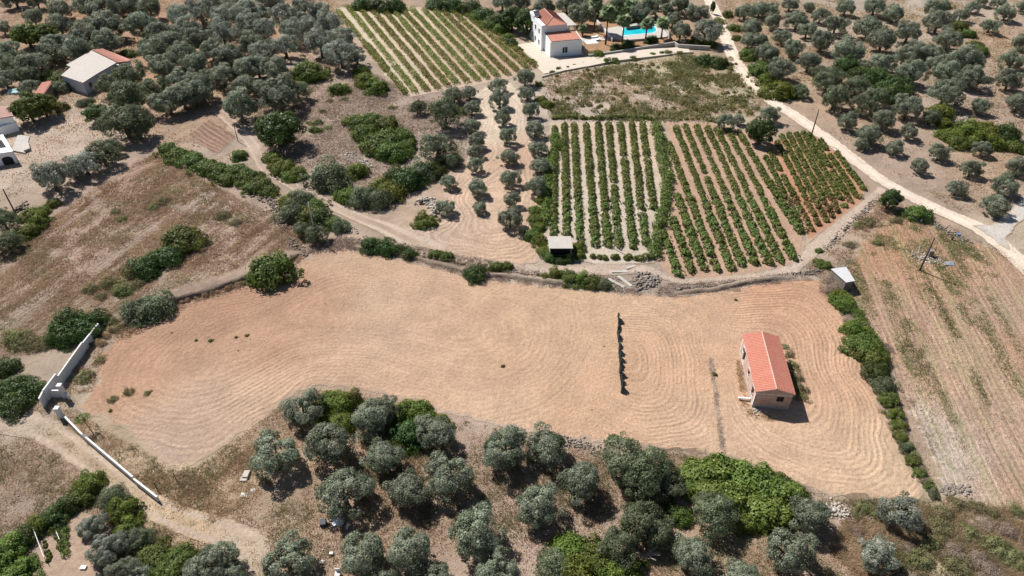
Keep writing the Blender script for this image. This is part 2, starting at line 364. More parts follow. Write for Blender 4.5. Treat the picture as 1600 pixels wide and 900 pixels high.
SHEETS = []
def sheet(name, px, lift, mat, own, spacing=1.0, rag=.25, phase=None, label=None, world=False, amp=None):
    poly = np.array(px, float) if world else GP(px)
    B = []                                         # ragged boundary
    for i in range(len(poly)):
        a, b = poly[i], poly[(i+1) % len(poly)]; L = np.hypot(*(b-a)); n = max(1, int(L/spacing))
        for k in range(n): B.append(a+(b-a)*k/n+(rng.normal(0, rag, 2) if k else 0))
    B = np.array(B); x0, y0 = B.min(0); x1, y1 = B.max(0)
    gx, gy = np.meshgrid(np.arange(x0, x1, spacing), np.arange(y0, y1, spacing)); Q = np.c_[gx.ravel(), gy.ravel()]
    Q = Q+rng.uniform(-.2, .2, Q.shape)*spacing
    Q = Q[inpoly(Q, B)]; Q = Q[polyd(Q, B) > spacing*.45]
    nb = len(B); pts = [Vector(p) for p in B]+[Vector(p) for p in Q]
    r = geometry.delaunay_2d_cdt(pts, [(i, (i+1) % nb) for i in range(nb)], [], 1, 1e-5)
    P = np.array([[v.x, v.y] for v in r[0]]); F = np.array([f for f in r[2] if len(f) == 3])
    a, b, c = P[F[:, 0]], P[F[:, 1]], P[F[:, 2]]; cr = (b[:, 0]-a[:, 0])*(c[:, 1]-a[:, 1])-(b[:, 1]-a[:, 1])*(c[:, 0]-a[:, 0])
    F[cr < 0] = F[cr < 0][:, ::-1]; F = F[abs(cr) > 1e-7]
    cen = P[F].mean(1); F = F[inpoly(cen, B)]
    V = np.c_[P, hgt(*P.T)+lift]
    ow = np.tile(np.array(own), (len(P), 1)) if isinstance(own, tuple) else own(P)
    at = {'tint': ('POINT', tintf(P)), 'own': ('POINT', ow), 'edge': ('POINT', polyd(P, B)),
          'phase': ('POINT', phase(P, poly) if phase else softd(P, poly)), 'amp': ('POINT', amp(P, poly) if amp else np.ones(len(P)))}
    o = link(name, npmesh(name, V, F, at, True), mat); tag(o, kind='structure', label=label); SHEETS.append((name, poly)); return o
def lerp_seeds(seeds):
    sp = GP([(a, b) for a, b, _ in seeds]); scs = np.array([c for *_, c in seeds])
    def f(P):
        o = np.zeros((len(P), 3)); ws = np.zeros(len(P))
        for (x, y), c in zip(sp, scs):
            w = 1/((P[:, 0]-x)**2+(P[:, 1]-y)**2+12)**1.7; o += w[:, None]*c; ws += w
        return o/ws[:, None]
    return f
def ribbon(px, width):
    """polygon of a road in world space from its centre line"""
    C = GP(px); C = np.array(C); T = np.gradient(C, axis=0); T /= np.hypot(*T.T)[:, None]; Nn = np.c_[-T[:, 1], T[:, 0]]
    w = np.array(width if isinstance(width, (list, tuple)) else [width]*len(C))[:, None]/2
    return np.r_[C+Nn*w, (C-Nn*w)[::-1]], C

# --- the big ploughed field and its three ploughing patterns
FIELD = [(540,388),(600,398),(660,412),(740,433),(830,442),(930,453),(1040,461),(1110,456),(1180,443),(1250,433),(1285,434),(1310,470),(1335,520),(1365,590),(1400,680),(1430,740),(1458,785),(1380,786),(1300,777),(1240,757),(1200,742),(1130,714),(1060,706),(960,694),(880,684),(800,669),(720,652),(660,634),(560,606),(490,603),(445,625),(400,662),(340,704),(300,727),(260,730),(225,703),(200,672),(160,652),(118,640),(148,600),(148,560),(185,520),(230,500),(270,480),(330,462),(400,440),(450,420),(490,394)]
SF1 = GP([(540,380),(660,405),(830,440),(930,452),(945,500),(940,560),(915,610),(870,650),(800,669),(660,632),(560,606),(490,603),(400,662),(300,727),(225,703),(118,640),(148,560),(230,500),(400,440)])
SF2 = GP([(945,468),(1040,463),(1110,458),(1125,520),(1122,600),(1130,714),(1060,704),(960,694),(870,680),(905,640),(940,590)])
SF3 = GP([(1110,458),(1180,443),(1285,434),(1335,520),(1400,680),(1458,785),(1300,777),(1200,742),(1130,714),(1122,600),(1125,520)])
def field_phase(P, poly):
    a, b, c = inpoly(P, SF1), inpoly(P, SF2), inpoly(P, SF3)
    p = softd(P, SF1, 4.5); p = np.where(b, softd(P, L2, 1.6, False), p); p = np.where(c & ~b, softd(P, L3, 2.0, False), p)
    return p
L1 = GP([(440,600),(300,640),(190,632),(150,590),(175,540),(230,500),(400,440),(540,385),(660,405),(830,440),(930,452),(950,500),(945,570),(915,615),(850,640)])
L2 = GP([(905,640),(960,694),(1060,702),(1112,700),(1127,670),(1125,600),(1115,540),(1090,490),(1030,470),(960,474)])
L3 = GP([(1140,460),(1200,445),(1275,445),(1310,480),(1350,580),(1395,690),(1415,745),(1390,770),(1320,768),(1240,748),(1165,715),(1135,680),(1122,600)])
def field_amp(P, poly):
    b, c = inpoly(P, SF2), inpoly(P, SF3); a = np.where(b, .9, np.where(c, 1.0, .5))
    tip = np.exp(-segd(P, G(250, 700)[:2], G(420, 640)[:2])**2/90.); a = a+tip*.6; dl = np.minimum(polyd(P, GP([(945,468),(940,590),(905,640),(868,684)]), False), polyd(P, GP([(1110,458),(1125,520),(1122,600),(1130,714)]), False))
    return a*np.clip((dl-.9)/1.6, 0, 1)
own_field_ = lerp_seeds([(200,560,(.425,.275,.2)),(350,480,(.37,.235,.17)),(300,520,(.4,.26,.19)),(430,440,(.4,.25,.185)),(520,400,(.47,.345,.26)),(500,480,(.44,.29,.21)),(590,470,(.52,.39,.3)),(580,540,(.51,.375,.29)),(420,560,(.45,.29,.21)),
 (300,640,(.48,.36,.29)),(220,600,(.47,.31,.22)),(270,690,(.47,.37,.31)),(400,610,(.53,.4,.31)),(500,580,(.52,.375,.28)),(660,600,(.54,.39,.29)),(780,650,(.54,.4,.3)),(780,480,(.52,.37,.27)),(880,480,(.52,.38,.275)),(800,560,(.51,.355,.26)),
 (1000,480,(.53,.38,.28)),(1050,560,(.53,.365,.26)),(900,640,(.54,.375,.27)),(1200,460,(.48,.3,.21)),(1120,470,(.52,.36,.26)),(1250,500,(.51,.34,.24)),(1300,600,(.53,.36,.26)),(1150,540,(.54,.38,.28)),(1280,720,(.58,.43,.32)),(1400,740,(.55,.42,.31)),(1150,690,(.56,.41,.31)),(650,440,(.51,.37,.28))])
own_field = lambda P: own_field_(P)*np.array([.98, .91, .82])
sheet("ploughed_field", FIELD, .03, sheet_mat("ploughed_soil", .52, .8, .36, .25, pebbles=.14, grain=.9, wobble=.8, furrow_col=.07, bands=.42), own_field, .8, .25, field_phase, 'bare light brown ploughed field with curved harrow lines', amp=field_amp)

sheet("weedy_strip", [(1108,562),(1113,560),(1117,578),(1119,600),(1124,640),(1130,680),(1136,716),(1127,716),(1121,670),(1115,620),(1112,590)], .05, sheet_mat("strip_soil", None, .25, .9, .4, grain=2.2), (.33,.24,.19), .5, .12, None, 'narrow unploughed brown strip left of the brick building')
# --- right hand harvested field, left stubble field
def dirphase(a, b):
    A, B_ = G(*a), G(*b); d = Vector((B_.x-A.x, B_.y-A.y)).normalized()
    return lambda P, poly: (P[:, 0]-A.x)*(-d.y)+(P[:, 1]-A.y)*d.x
RF = [(1300,432),(1330,400),(1375,352),(1440,345),(1500,368),(1570,400),(1640,450),(1700,520),(1720,840),(1600,812),(1520,788),(1478,776),(1462,735),(1440,690),(1405,600),(1378,560),(1345,495),(1322,455)]
sheet("harvested_field", RF, .03, sheet_mat("harvested_soil", .75, 1.2, .75, .35, green=.5, pebbles=.45, grain=1.5, wobble=.35, straight=1, furrow_col=.05, bands=1.0),
      lerp_seeds([(1400,400,(.42,.24,.145)),(1480,440,(.44,.27,.175)),(1560,480,(.42,.29,.205)),(1400,500,(.44,.285,.2)),(1450,600,(.46,.295,.2)),(1440,660,(.52,.42,.34)),(1455,720,(.55,.47,.4)),(1500,740,(.5,.4,.31)),(1560,660,(.44,.3,.21)),(1580,760,(.45,.28,.19)),(1520,560,(.42,.31,.2)),(1590,560,(.42,.26,.175))]),
      1.1, .4, dirphase((1371,470), (1490,760)), 'harvested field with faint green weedy rows')
LF = [(-60,520),(-60,420),(40,372),(100,330),(190,268),(245,240),(330,290),(400,325),(470,345),(480,375),(470,395),(400,425),(300,455),(190,480),(100,540),(0,560)]
sheet("stubble_field", LF, .03, sheet_mat("stubble_soil", .8, 1.6, .9, .5, green=.12, grain=2.2, furrow_col=.03, pebbles=.1, wobble=4, straight=1, bands=.75),
      lerp_seeds([(230,270,(.36,.235,.17)),(330,330,(.38,.285,.23)),(120,390,(.37,.265,.205)),(200,350,(.38,.285,.22)),(30,440,(.37,.265,.2)),(400,380,(.39,.275,.21)),(240,400,(.35,.265,.2)),(60,500,(.33,.25,.19))]),
      1.1, .4, dirphase((0, 430), (235, 268)), 'mown dry stubble field with slanting straw swaths')

# --- roads and tracks
def road(name, px, w, lift, mat, own, label, sp=.8):
    poly, C = ribbon(px, w)
    return sheet(name, poly, lift, mat, own, sp, .06, lambda P, q: abs(polyd(P, C, False)), label, world=True)
M_road = sheet_mat("pale_dirt", None, .45, .35, .2, pebbles=.3, grain=.8, ruts=True)
ROAD = [(1098,-40),(1108,0),(1122,28),(1134,60),(1148,95),(1172,128),(1205,158),(1245,183),(1290,215),(1335,250),(1372,278),(1415,303),(1470,330),(1530,356),(1568,385),(1604,420),(1680,490)]
road("dirt_road", ROAD, [3.8,3.8,3.8,3.8,3.8,3.8,3.7,3.6,3.6,3.5,3.5,3.5,3.7,4.2,3.7,3.5,3.5], .065, M_road, (.74,.61,.49), 'pale dirt road running diagonally past the vineyards')
sheet("side_road", [(1518,352),(1548,352),(1572,334),(1600,304),(1660,262),(1680,290),(1612,334),(1588,352),(1572,372),(1578,392),(1560,382),(1538,364)], .08, M_road, (.56,.51,.46), .8, .1, None, 'whitish side road joining the dirt road')
M_track = sheet_mat("rutted_track", None, .45, .3, .2, track=True, pebbles=.3)
LANE = [(-60,652),(10,655),(62,668),(105,694),(150,728),(195,762),(240,792),(290,815),(340,830),(392,850),(402,900),(405,950)]
road("dirt_track", LANE, [5.4,4.6,3.6,3.0,2.9,2.8,2.8,3.0,3.2,3.8,3.4,3.2], .06, M_track, (.48,.375,.285), 'two rutted dirt track beside the white boundary wall', .6)
PATH = [(335,168),(372,200),(396,228),(412,262),(460,292),(520,322),(560,340),(600,355),(640,375),(690,395)]
road("footpath", PATH, [2.4,2.6,2.6,2.4,2.2,2.4,2.6,3.4,4.2,4.6], .055, M_track, (.5,.39,.31), 'narrow dirt path winding between green shrubs')
M_soil = sheet_mat("orchard_soil", .7, .6, .4, .3, pebbles=.25)
ORCH = [(740,145),(776,128),(800,128),(815,150),(832,230),(850,330),(845,398),(835,412),(790,412),(720,402),(650,385),(600,365),(640,352),(690,345),(690,290),(722,260),(745,235),(738,190)]
sheet("orchard_ground", ORCH, .035, M_soil, lerp_seeds([(757,200,(.58,.47,.36)),(770,300,(.52,.37,.265)),(700,360,(.5,.36,.27)),(780,390,(.52,.36,.25)),(820,250,(.5,.34,.24)),(640,370,(.46,.35,.28)),(760,150,(.6,.49,.38))]), .8, .2, None, 'bare raked soil between the two rows of olives')
road("headland_path", [(640,388),(700,408),(790,417),(850,424),(950,422),(1010,420),(1060,440),(1150,438),(1240,420),(1270,390),(1320,350),(1362,318),(1385,295)], [2,2.2,2.2,2.4,3,2.5,1.6,2,2.2,2.6,3.0,3.6,3.4], .05,
     sheet_mat("pale_headland", None, .6, .4, .25, pebbles=.6), (.5,.39,.31), 'pale strip of trodden ground along the vineyards')
M_vsoil = sheet_mat("vineyard_soil", None, .5, .4, .2, pebbles=.2)
sheet("vineyard_soil", [(520,12),(560,10),(748,14),(790,50),(842,104),(800,122),(745,133),(640,152),(600,118),(565,70)], .035, M_vsoil,
      lerp_seeds([(560,50,(.54,.45,.33)),(620,120,(.53,.44,.33)),(640,60,(.55,.44,.32)),(720,60,(.46,.34,.24)),(780,90,(.44,.31,.22)),(690,130,(.5,.38,.28))]), 1.3, .2, None, 'cream soil of the upper vineyard')
sheet("vineyard_soil", [(858,192),(1036,190),(1052,270),(1040,340),(1022,412),(940,414),(852,404),(850,300)], .04, M_vsoil,
      lerp_seeds([(880,300,(.53,.45,.36)),(940,250,(.5,.41,.325)),(980,350,(.51,.43,.34)),(1010,230,(.52,.4,.3)),(900,200,(.52,.4,.3))]), 1.0, .15, None, 'pale soil of the lower left vineyard')
sheet("vineyard_soil", [(1038,190),(1130,192),(1190,215),(1208,270),(1252,345),(1258,416),(1180,428),(1048,442),(1026,405),(1044,335),(1054,270)], .045, M_vsoil, (.43,.285,.2), 1.0, .15, None, 'orange brown soil of the middle vineyard')
sheet("vineyard_soil", [(1192,225),(1262,206),(1308,236),(1354,290),(1346,318),(1300,352),(1262,382),(1250,340),(1212,272)], .05, M_vsoil, (.43,.23,.14), 1.0, .15, None, 'red soil of the vineyard beside the road')
sheet("vegetable_plot", [(290,213),(330,183),(372,214),(338,242)], .05, sheet_mat("plot_soil", 1.1, .3, .3, .25, furrow_col=.4), (.27,.17,.12), .8, .1, dirphase((300,208), (345,236)), 'small plot of ploughed furrows by the footpath')
sheet("garden_soil", [(72,832),(112,796),(145,805),(150,850),(160,900),(60,920),(30,900)], .05, M_vsoil, (.42,.3,.22), .7, .15, None, 'bare garden soil between vegetable rows')
sheet("yard_ground", [(60,185),(125,158),(165,185),(150,235),(60,262),(0,300),(-40,300),(-40,240),(0,180)], .035, sheet_mat("yard_soil", None, 1.2, .5, .3, pebbles=.4), (.46,.36,.285), 1.2, .4, None, 'dry open yard before the farm houses')
M_pave = plain("pale_paving", (.5, .43, .35), .85, .06, .6, .01, stain=.3, stain_col=(.5, .42, .34))
def slab(name, px, lift, mat, label, thick=.25):
    poly = GP(px); mb = MB(); z = [H1(*p)+lift for p in poly]; zm = max(z)
    mb.prism([tuple(p) for p in poly], zm-thick-.3, zm); o = mb.build(name, mat); tag(o, label, kind='structure'); return o, zm
slab("driveway", [(806,70),(840,66),(846,84),(858,92),(912,92),(975,82),(1075,74),(1078,82),(960,98),(905,108),(850,116),(836,104),(822,84)], .06, M_pave, 'pale paved drive in front of the white villa')
terrace, ZT = slab("pool_terrace", [(949,46),(1010,34),(1036,38),(1046,56),(1040,60),(980,66),(952,62)], .12, M['slab'], 'pale paving around the pool')
slab("garden_path", [(905,60),(950,58),(952,63),(905,66)], .07, M['slab'], 'pale garden path from villa to pool')
sheet("garden_earth", [(898,36),(960,22),(1050,50),(1062,70),(1000,72),(920,84),(905,66)], .04, sheet_mat("garden_earth_soil", None, .8, .5, .2, pebbles=.1), (.38,.22,.12), 1.5, .2, None, 'reddish garden earth round the pool')

def bank(px, h, back, label, seed=1, side=1):
    """earth step: steep on the field side, easing out behind"""
    C = GP(px); seg = np.hypot(*np.diff(C, axis=0).T); cs = np.r_[0, np.cumsum(seg)]; n = int(cs[-1]/.5); t = np.linspace(0, cs[-1], n)
    X = np.interp(t, cs, C[:, 0]); Y = np.interp(t, cs, C[:, 1]); T = np.c_[np.gradient(X), np.gradient(Y)]
    k = np.ones(9)/9; T = np.c_[np.convolve(np.pad(T[:, 0], 4, 'edge'), k, 'valid'), np.convolve(np.pad(T[:, 1], 4, 'edge'), k, 'valid')]; T /= np.hypot(*T.T)[:, None]; Nn = np.c_[-T[:, 1], T[:, 0]]*side
    pr = [(-.15, -.3), (0, 0), (.18, .55), (.4, .92), (.8, 1.0), (back*.5, .6), (back, .06), (back+.4, -.2)]; g = np.random.default_rng(seed); V = []
    ends = np.clip(np.minimum(t, cs[-1]-t)/3, 0, 1)
    for o, z in pr:
        w = g.normal(0, .06, n)+.5*(vnoise(t, t*0, 2.5, seed)-.5)*(o < 1.5); hh = h*(.7+.6*vnoise(t, t*0+5, 5, seed))*ends
        x, y = X+Nn[:, 0]*(o+w), Y+Nn[:, 1]*(o+w); V.append(np.c_[x, y, hgt(x, y)+z*hh+g.normal(0, .03, n)*(0 < z < 1)])
    m = len(pr); V = np.stack(V, 1).reshape(-1, 3); i = (np.arange(n-1)[:, None]*m+np.arange(m-1)).ravel(); F = np.c_[i, i+m, i+m+1, i+1]
    if side < 0: F = F[:, ::-1]
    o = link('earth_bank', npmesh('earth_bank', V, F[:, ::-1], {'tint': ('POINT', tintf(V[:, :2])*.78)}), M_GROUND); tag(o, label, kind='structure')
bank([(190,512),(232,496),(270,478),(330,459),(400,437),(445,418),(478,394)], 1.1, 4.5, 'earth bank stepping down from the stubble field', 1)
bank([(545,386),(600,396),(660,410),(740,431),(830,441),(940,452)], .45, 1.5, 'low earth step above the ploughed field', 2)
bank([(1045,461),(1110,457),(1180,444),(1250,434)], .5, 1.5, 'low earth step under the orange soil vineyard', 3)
# ------------------------------------------------------------------ foliage meshes
def sphere_dirs(n, up=-1.0):
    i = np.arange(n)+.5; z = 1-(1-up)*i/n; ph = i*2.399963; r = np.sqrt(np.maximum(0, 1-z*z)); return np.c_[r*np.cos(ph), r*np.sin(ph), z]
def leaf_quads(C, Nn, L, W, g):
    """rhombic leaves centred on C facing Nn"""
    n = len(C); t = g.normal(size=(n, 3)); t -= (t*Nn).sum(1)[:, None]*Nn; t /= np.linalg.norm(t, axis=1)[:, None]+1e-9
    b = np.cross(Nn, t); l = (L*g.uniform(.6, 1.4, n))[:, None]; w = (W*g.uniform(.6, 1.4, n))[:, None]
    V = np.stack([C-t*l/2, C+b*w/2-t*l*.05, C+t*l/2, C-b*w/2-t*l*.05], 1).reshape(-1, 3)
    return V, np.arange(4*n).reshape(-1, 4)
def foliage(name, seed, n_puff, puff_r, n_leaf, L, W, kind='tree', flat=.75, mat=None, gaps=.0, jag=.15):
    g = np.random.default_rng(seed)
    up = -.72 if kind == 'tree' else .02
    D = sphere_dirs(n_puff, up); D = D+g.normal(0, .13, D.shape); D /= np.linalg.norm(D, axis=1)[:, None]
    rad = g.uniform(.5, .93, n_puff)*(1+.18*np.sin(np.arctan2(D[:, 1], D[:, 0])*g.integers(2, 5)+g.uniform(0, 6)))
    C = D*rad[:, None]; C[:, 2] *= flat
    if kind != 'tree': C[:, 2] = np.maximum(C[:, 2], .05)
    keep = g.uniform(size=n_puff) > gaps; C = C[keep]; D = D[keep]
    if kind != 'tree':      # fill the top of the dome
        k = max(3, n_puff//6); e = np.c_[g.uniform(-.4, .4, k), g.uniform(-.4, .4, k), np.full(k, flat*.6)]; C = np.r_[C, e]; D = np.r_[D, np.tile([0, 0, 1.], (k, 1))]
    PR = puff_r*g.uniform(.55, 1.4, len(C)); per = np.maximum(8, (n_leaf*PR**2/np.sum(PR**2)).astype(int))
    idx = np.repeat(np.arange(len(C)), per); n = len(idx)
    d = g.normal(size=(n, 3)); d /= np.linalg.norm(d, axis=1)[:, None]
    fl = ((d*D[idx]).sum(1) < -.35); d[fl] *= -1
    rr = PR[idx]*g.uniform(.55, 1.0, n)**.6; sp = g.uniform(size=n) < .12; rr[sp] *= g.uniform(1.05, 1.25+jag, sp.sum())
    P = C[idx]+d*rr[:, None]*np.array([1, 1, .85])
    if kind != 'tree': P[:, 2] = np.maximum(P[:, 2], g.uniform(0, .06, n))
    nn = d*.8+D[idx]*.35+np.array([-.22, .22, .3])*0+g.normal(0, .33, d.shape); nn /= np.linalg.norm(nn, axis=1)[:, None]
    V, F = leaf_quads(P, nn, L, W, g)
    v = np.clip(.5+g.normal(0, .17, n)+np.repeat(g.normal(0, .12, len(C)), per), 0, 1)
    me = npmesh(name, V, F, {'v': ('FACE', v)})
    if mat: me.materials.append(mat)
    return me
def trunk_mesh(name, seed, kind='olive'):
    g = random.Random(seed); mb = MB(); b = Vector((0, 0, -.35)); f = Vector((g.uniform(-.06, .06), g.uniform(-.06, .06), .28))
    mb.tube([b, (0, 0, -.1), f], [.13, .1, .085], 8)
    for k in range(5):
        a = 2*math.pi*(k+g.uniform(-.3, .3))/5; e = f+Vector((math.cos(a)*.45, math.sin(a)*.45, g.uniform(.3, .6)))
        m = f.lerp(e, .5)+Vector((g.uniform(-.05, .05), g.uniform(-.05, .05), .05))
        mb.tube([f, m, e], [.06, .042, .02], 6)
        for q in range(2):
            e2 = m+Vector((math.cos(a+g.uniform(-1, 1))*.3, math.sin(a+g.uniform(-1, 1))*.3, g.uniform(.15, .35))); mb.tube([m, e2], [.03, .012], 5)
    me = mb.mesh(name); me.materials.append(M['bark']); return me
TRUNKS = [trunk_mesh("trunk", s) for s in range(3)]
CR = {}
for i in range(5): CR.setdefault('olive', []).append(foliage("olive_crown", 10+i, 48, .28, 8200, .1, .05, 'tree', .8, M['olive'], .14))
for i in range(3): CR.setdefault('silver', []).append(foliage("olive_crown", 20+i, 46, .27, 6000, .1, .05, 'tree', .75, M['olive_silver'], .16))
for i in range(3): CR.setdefault('deep', []).append(foliage("olive_crown", 30+i, 50, .28, 6800, .1, .05, 'tree', .8, M['olive_deep'], .06))
for i in range(2): CR.setdefault('darktree', []).append(foliage("broad_crown", 40+i, 70, .25, 7500, .1, .07, 'tree', .8, M['dark'], .03))
for i in range(2): CR.setdefault('brighttree', []).append(foliage("broad_crown", 45+i, 70, .25, 6500, .11, .08, 'tree', .7, M['bright'], .05))
for i in range(4): CR.setdefault('mastic', []).append(foliage("shrub_leaves", 50+i, 40, .27, 5200, .095, .06, 'dome', .72, M['mastic'], .12, .5))
for i in range(2): CR.setdefault('bright', []).append(foliage("shrub_leaves", 55+i, 40, .27, 5200, .095, .065, 'dome', .72, M['bright'], .12, .5))
for i in range(2): CR.setdefault('dark', []).append(foliage("shrub_leaves", 60+i, 48, .27, 5200, .09, .055, 'dome', .8, M['dark']))
for i in range(3): CR.setdefault('lush', []).append(foliage("shrub_leaves", 65+i, 40, .3, 5200, .12, .1, 'dome', .75, M['lush'], 0, .3))
for i in range(2): CR.setdefault('yellow', []).append(foliage("shrub_leaves", 70+i, 30, .3, 2500, .12, .07, 'dome', .6, M['yellow'], .1, .3))
for i in range(2): CR.setdefault('scrub', []).append(foliage("shrub_leaves", 75+i, 34, .28, 2600, .12, .035, 'dome', .5, M['greyscrub'], .15, .5))
for i in range(3): CR.setdefault('weedy', []).append(foliage("shrub_leaves", 80+i, 30, .3, 1800, .14, .05, 'dome', .55, M['weed'], .15, .5))
for i in range(2): CR.setdefault('olivebush', []).append(foliage("shrub_leaves", 90+i, 50, .27, 5600, .09, .045, 'dome', .85, M['olive_deep'], 0))

ORD = ['first','second','third','fourth','fifth','sixth','seventh','eighth','ninth','tenth','eleventh','twelfth','thirteenth','fourteenth','fifteenth','sixteenth','seventeenth','eighteenth','nineteenth','twentieth']
ORD += ['twenty '+o for o in ORD[:9]]+['thirtieth']+['thirty '+o for o in ORD[:9]]
CROWNS = []
def plant_one(x, y, w, kind, label, group, noun):
    istree = kind in ('olive', 'silver', 'deep', 'darktree', 'brighttree')
    p = G(x, y, 0)
    for _ in range(3):
        D = w*mpp(p); zc = (.48 if istree else .3)*D; p = G(x, y, zc)
    r = D/2*(((.93 if y < 120 else .93 if (y < 330 and x > 1200) else .98) if istree else 1.2)); me = random.choice(CR[kind]); CROWNS.append((p.x, p.y, r))
    rz = random.uniform(0, 6.28); sx, sy, sz = r*random.uniform(.93, 1.08), r*random.uniform(.93, 1.08), r*random.uniform(.88, 1.1)
    if istree:
        o = empty(noun, p, label, 'tree', group, rz); o.scale = (sx, sy, sz)
        link('trunk', random.choice(TRUNKS), None, o, (0, 0, .3))
        link('crown', me, None, o, (0, 0, .93))
    else:
        o = link(noun, me, None, None, (p.x, p.y, p.z-.05)); o.rotation_euler = (0, 0, rz); o.scale = (sx, sy, sz)
        tag(o, label, 'shrub', group)
    return o
NOUN = {'olive': 'olive_tree', 'silver': 'olive_tree', 'deep': 'olive_tree', 'darktree': 'broadleaf_tree', 'brighttree': 'broadleaf_tree'}
ADJ = {'olive': 'olive tree', 'silver': 'silvery olive tree', 'deep': 'dark olive tree', 'darktree': 'dense dark tree', 'brighttree': 'bright leafy tree',
       'mastic': 'evergreen shrub', 'bright': 'bright green shrub', 'dark': 'dark green shrub', 'lush': 'broad leaved climber', 'yellow': 'yellowish bush', 'scrub': 'grey dry twiggy bush', 'weedy': 'straggly weedy bush', 'olivebush': 'grey green bushy shrub'}
def plants(phrase, kind, items):
    """items (x, y, width[, kind]) in photo measure; labels count from the left within the phrase and look"""
    items = [(a[0], a[1], a[2], a[3] if len(a) > 3 else kind) for a in items]
    items = [(a, b, w, (random.choices(['mastic', 'bright', 'dark', 'olivebush'], [62, 14, 14, 10])[0] if k == 'mastic' and len(items) > 5 else k)) for a, b, w, k in items]
    by = {}
    for it in items: by.setdefault(it[3], []).append(it)
    for k, L in by.items():
        L.sort(key=lambda t: t[0]); n = len(L)
        for i, (x, y, w, _) in enumerate(L):
            lab = f"{ADJ[k]} {phrase}" if n == 1 else f"{ADJ[k]}, {ORD[i]} from left {phrase}"
            plant_one(x, y, w, k, lab, None if n == 1 else f"{ADJ[k]}s {phrase}", NOUN.get(k, 'shrub'))
#PLANTS
exec_plants = True
plants("in the top left corner", 'olive', [(92,11,40),(56,0,30),(137,2,50),(51,24,32),(92,38,42),(4,43,24),(20,-8,40)])
plants("above the fig in the top left corner", 'brighttree', [(40,52,46),(72,50,40)])
plants("in the loose top rows left of the dirt gap", 'olive', [(160,12,52),(163,34,58),(200,4,42),(232,11,40),(219,38,50),(185,-8,50)])
plants("just behind the flat roofed house", 'olive', [(134,54,50),(165,62,46),(88,64,44),(77,77,44),(118,77,48),(10,78,44),(60,92,34)])
plants("left of the flat roofed house", 'olive', [(42,98,50),(6,122,36),(18,98,36,'deep'),(44,134,28),(42,115,34,'deep'),(4,96,34)])
plants("beside the flat roofed house", 'bright', [(70,115,28),(93,118,32),(200,79,24)])
plants("in front of the flat roofed house", 'olivebush', [(95,134,30),(128,160,18),(140,155,14)])
plants("before the little red roofed shed", 'brighttree', [(42,166,54),(66,164,42)])
plants("before the flat roofed house", 'yellow', [(92,162,30)])
plants("in front of the flat roofed house by the yard", 'darktree', [(150,176,34)])
plants("right of the red annex roof", 'olive', [(245,49,46),(262,60,46),(238,78,48),(255,98,46),(285,84,46),(304,98,46),(283,122,42),(312,136,44),(310,58,46)])
plants("directly in front of the flat roofed house", 'deep', [(203,112,46),(176,130,44),(198,150,64),(238,133,42)])
plants("above the small furrowed plot", 'olive', [(262,158,46),(284,150,46),(303,146,44),(327,118,30)])
plants("dense oak like one above the hedge end", 'deep', [(192,186,66),(214,200,40)])
plants("in the top grove right of the dirt gap", 'silver', [(292,42,46),(280,25,46),(312,12,52),(348,50,50),(350,24,52),(385,12,52),(390,36,46),(330,0,44),(372,-6,50),(420,-10,50)])
plants("above the footpath's upper end", 'olive', [(357,83,48),(348,115,44),(386,104,48),(384,133,44),(393,62,46),(374,166,54),(330,76,40)])
plants("left of the upper vineyard", 'silver', [(408,18,36),(443,20,48),(475,8,46),(458,47,48),(497,14,40),(512,36,52),(535,52,44),(500,64,52),(444,68,48),(409,76,44),(408,42,46),(532,80,56),(557,86,34),(486,40,36),(470,28,36)])
plants("at the dirt gap by the upper vineyard", 'bright', [(425,5,24)])
plants("on the scrub slope below the silver olives", 'olive', [(428,106,48),(402,104,42),(436,146,60)])
plants("on the scrub slope", 'deep', [(464,140,38)])
plants("on the scrub slope left of the upper vineyard", 'mastic', [(483,104,50),(470,112,30),(530,135,30),(568,122,34),(588,130,40),(563,108,24)])
plants("alone above the footpath bend", 'darktree', [(434,198,70)])
plants("in the scrub below the upper vineyard", 'weedy', [(503,172,12),(515,155,12),(537,153,12),(488,192,12),(497,188,14),(512,197,14),(482,190,10),(613,166,12)])
plants("in the scrub plot above the large shrub mass", 'bright', [(492,200,18),(498,189,12)])
plants("in the big clump in the middle of the scrub", 'bright', [(555,186,36),(578,186,42),(600,190,46),(570,204,40),(600,214,56),(625,210,40),(612,230,50),(590,226,40),(634,224,30)])
plants("beside the olive avenue", 'deep', [(652,167,26),(695,176,50),(682,226,52),(708,247,28)])
plants("in the left file beside the pale avenue", 'olive', [(709,147,30),(734,143,26),(737,168,26),(737,195,28),(744,220,28),(743,236,24),(743,258,26),(747,292,32),(749,322,24)])
plants("small tree next to the avenue", 'bright', [(720,172,18)])
plants("in the right file of the avenue", 'olive', [(778,132,30),(781,155,30),(786,183,28),(792,212,28),(795,243,30),(796,277,32),(801,312,26),(797,340,40)])
plants("in the file against the climbing hedge", 'olive', [(820,120,30),(824,145,26),(828,172,28),(836,200,30),(841,230,28),(845,258,30),(838,288,36)])
plants("below the avenue's left file", 'olive', [(700,283,26),(697,321,30)])
plants("small and leafy along the garden wall corner", 'mastic', [(832,94,14),(846,152,20),(855,160,20),(842,130,14)])
plants("along the top edge above the upper vineyard", 'dark', [(565,3,32),(590,4,34),(615,3,40),(682,2,34),(706,4,34),(735,8,36),(757,18,36),(775,30,36)])
plants("on the slope right of the upper vineyard", 'mastic', [(765,34,30),(783,42,26),(792,55,20),(800,64,18),(745,24,24),(810,74,14)])
plants("tall one left of the villa", 'darktree', [(800,26,44),(824,30,48)])
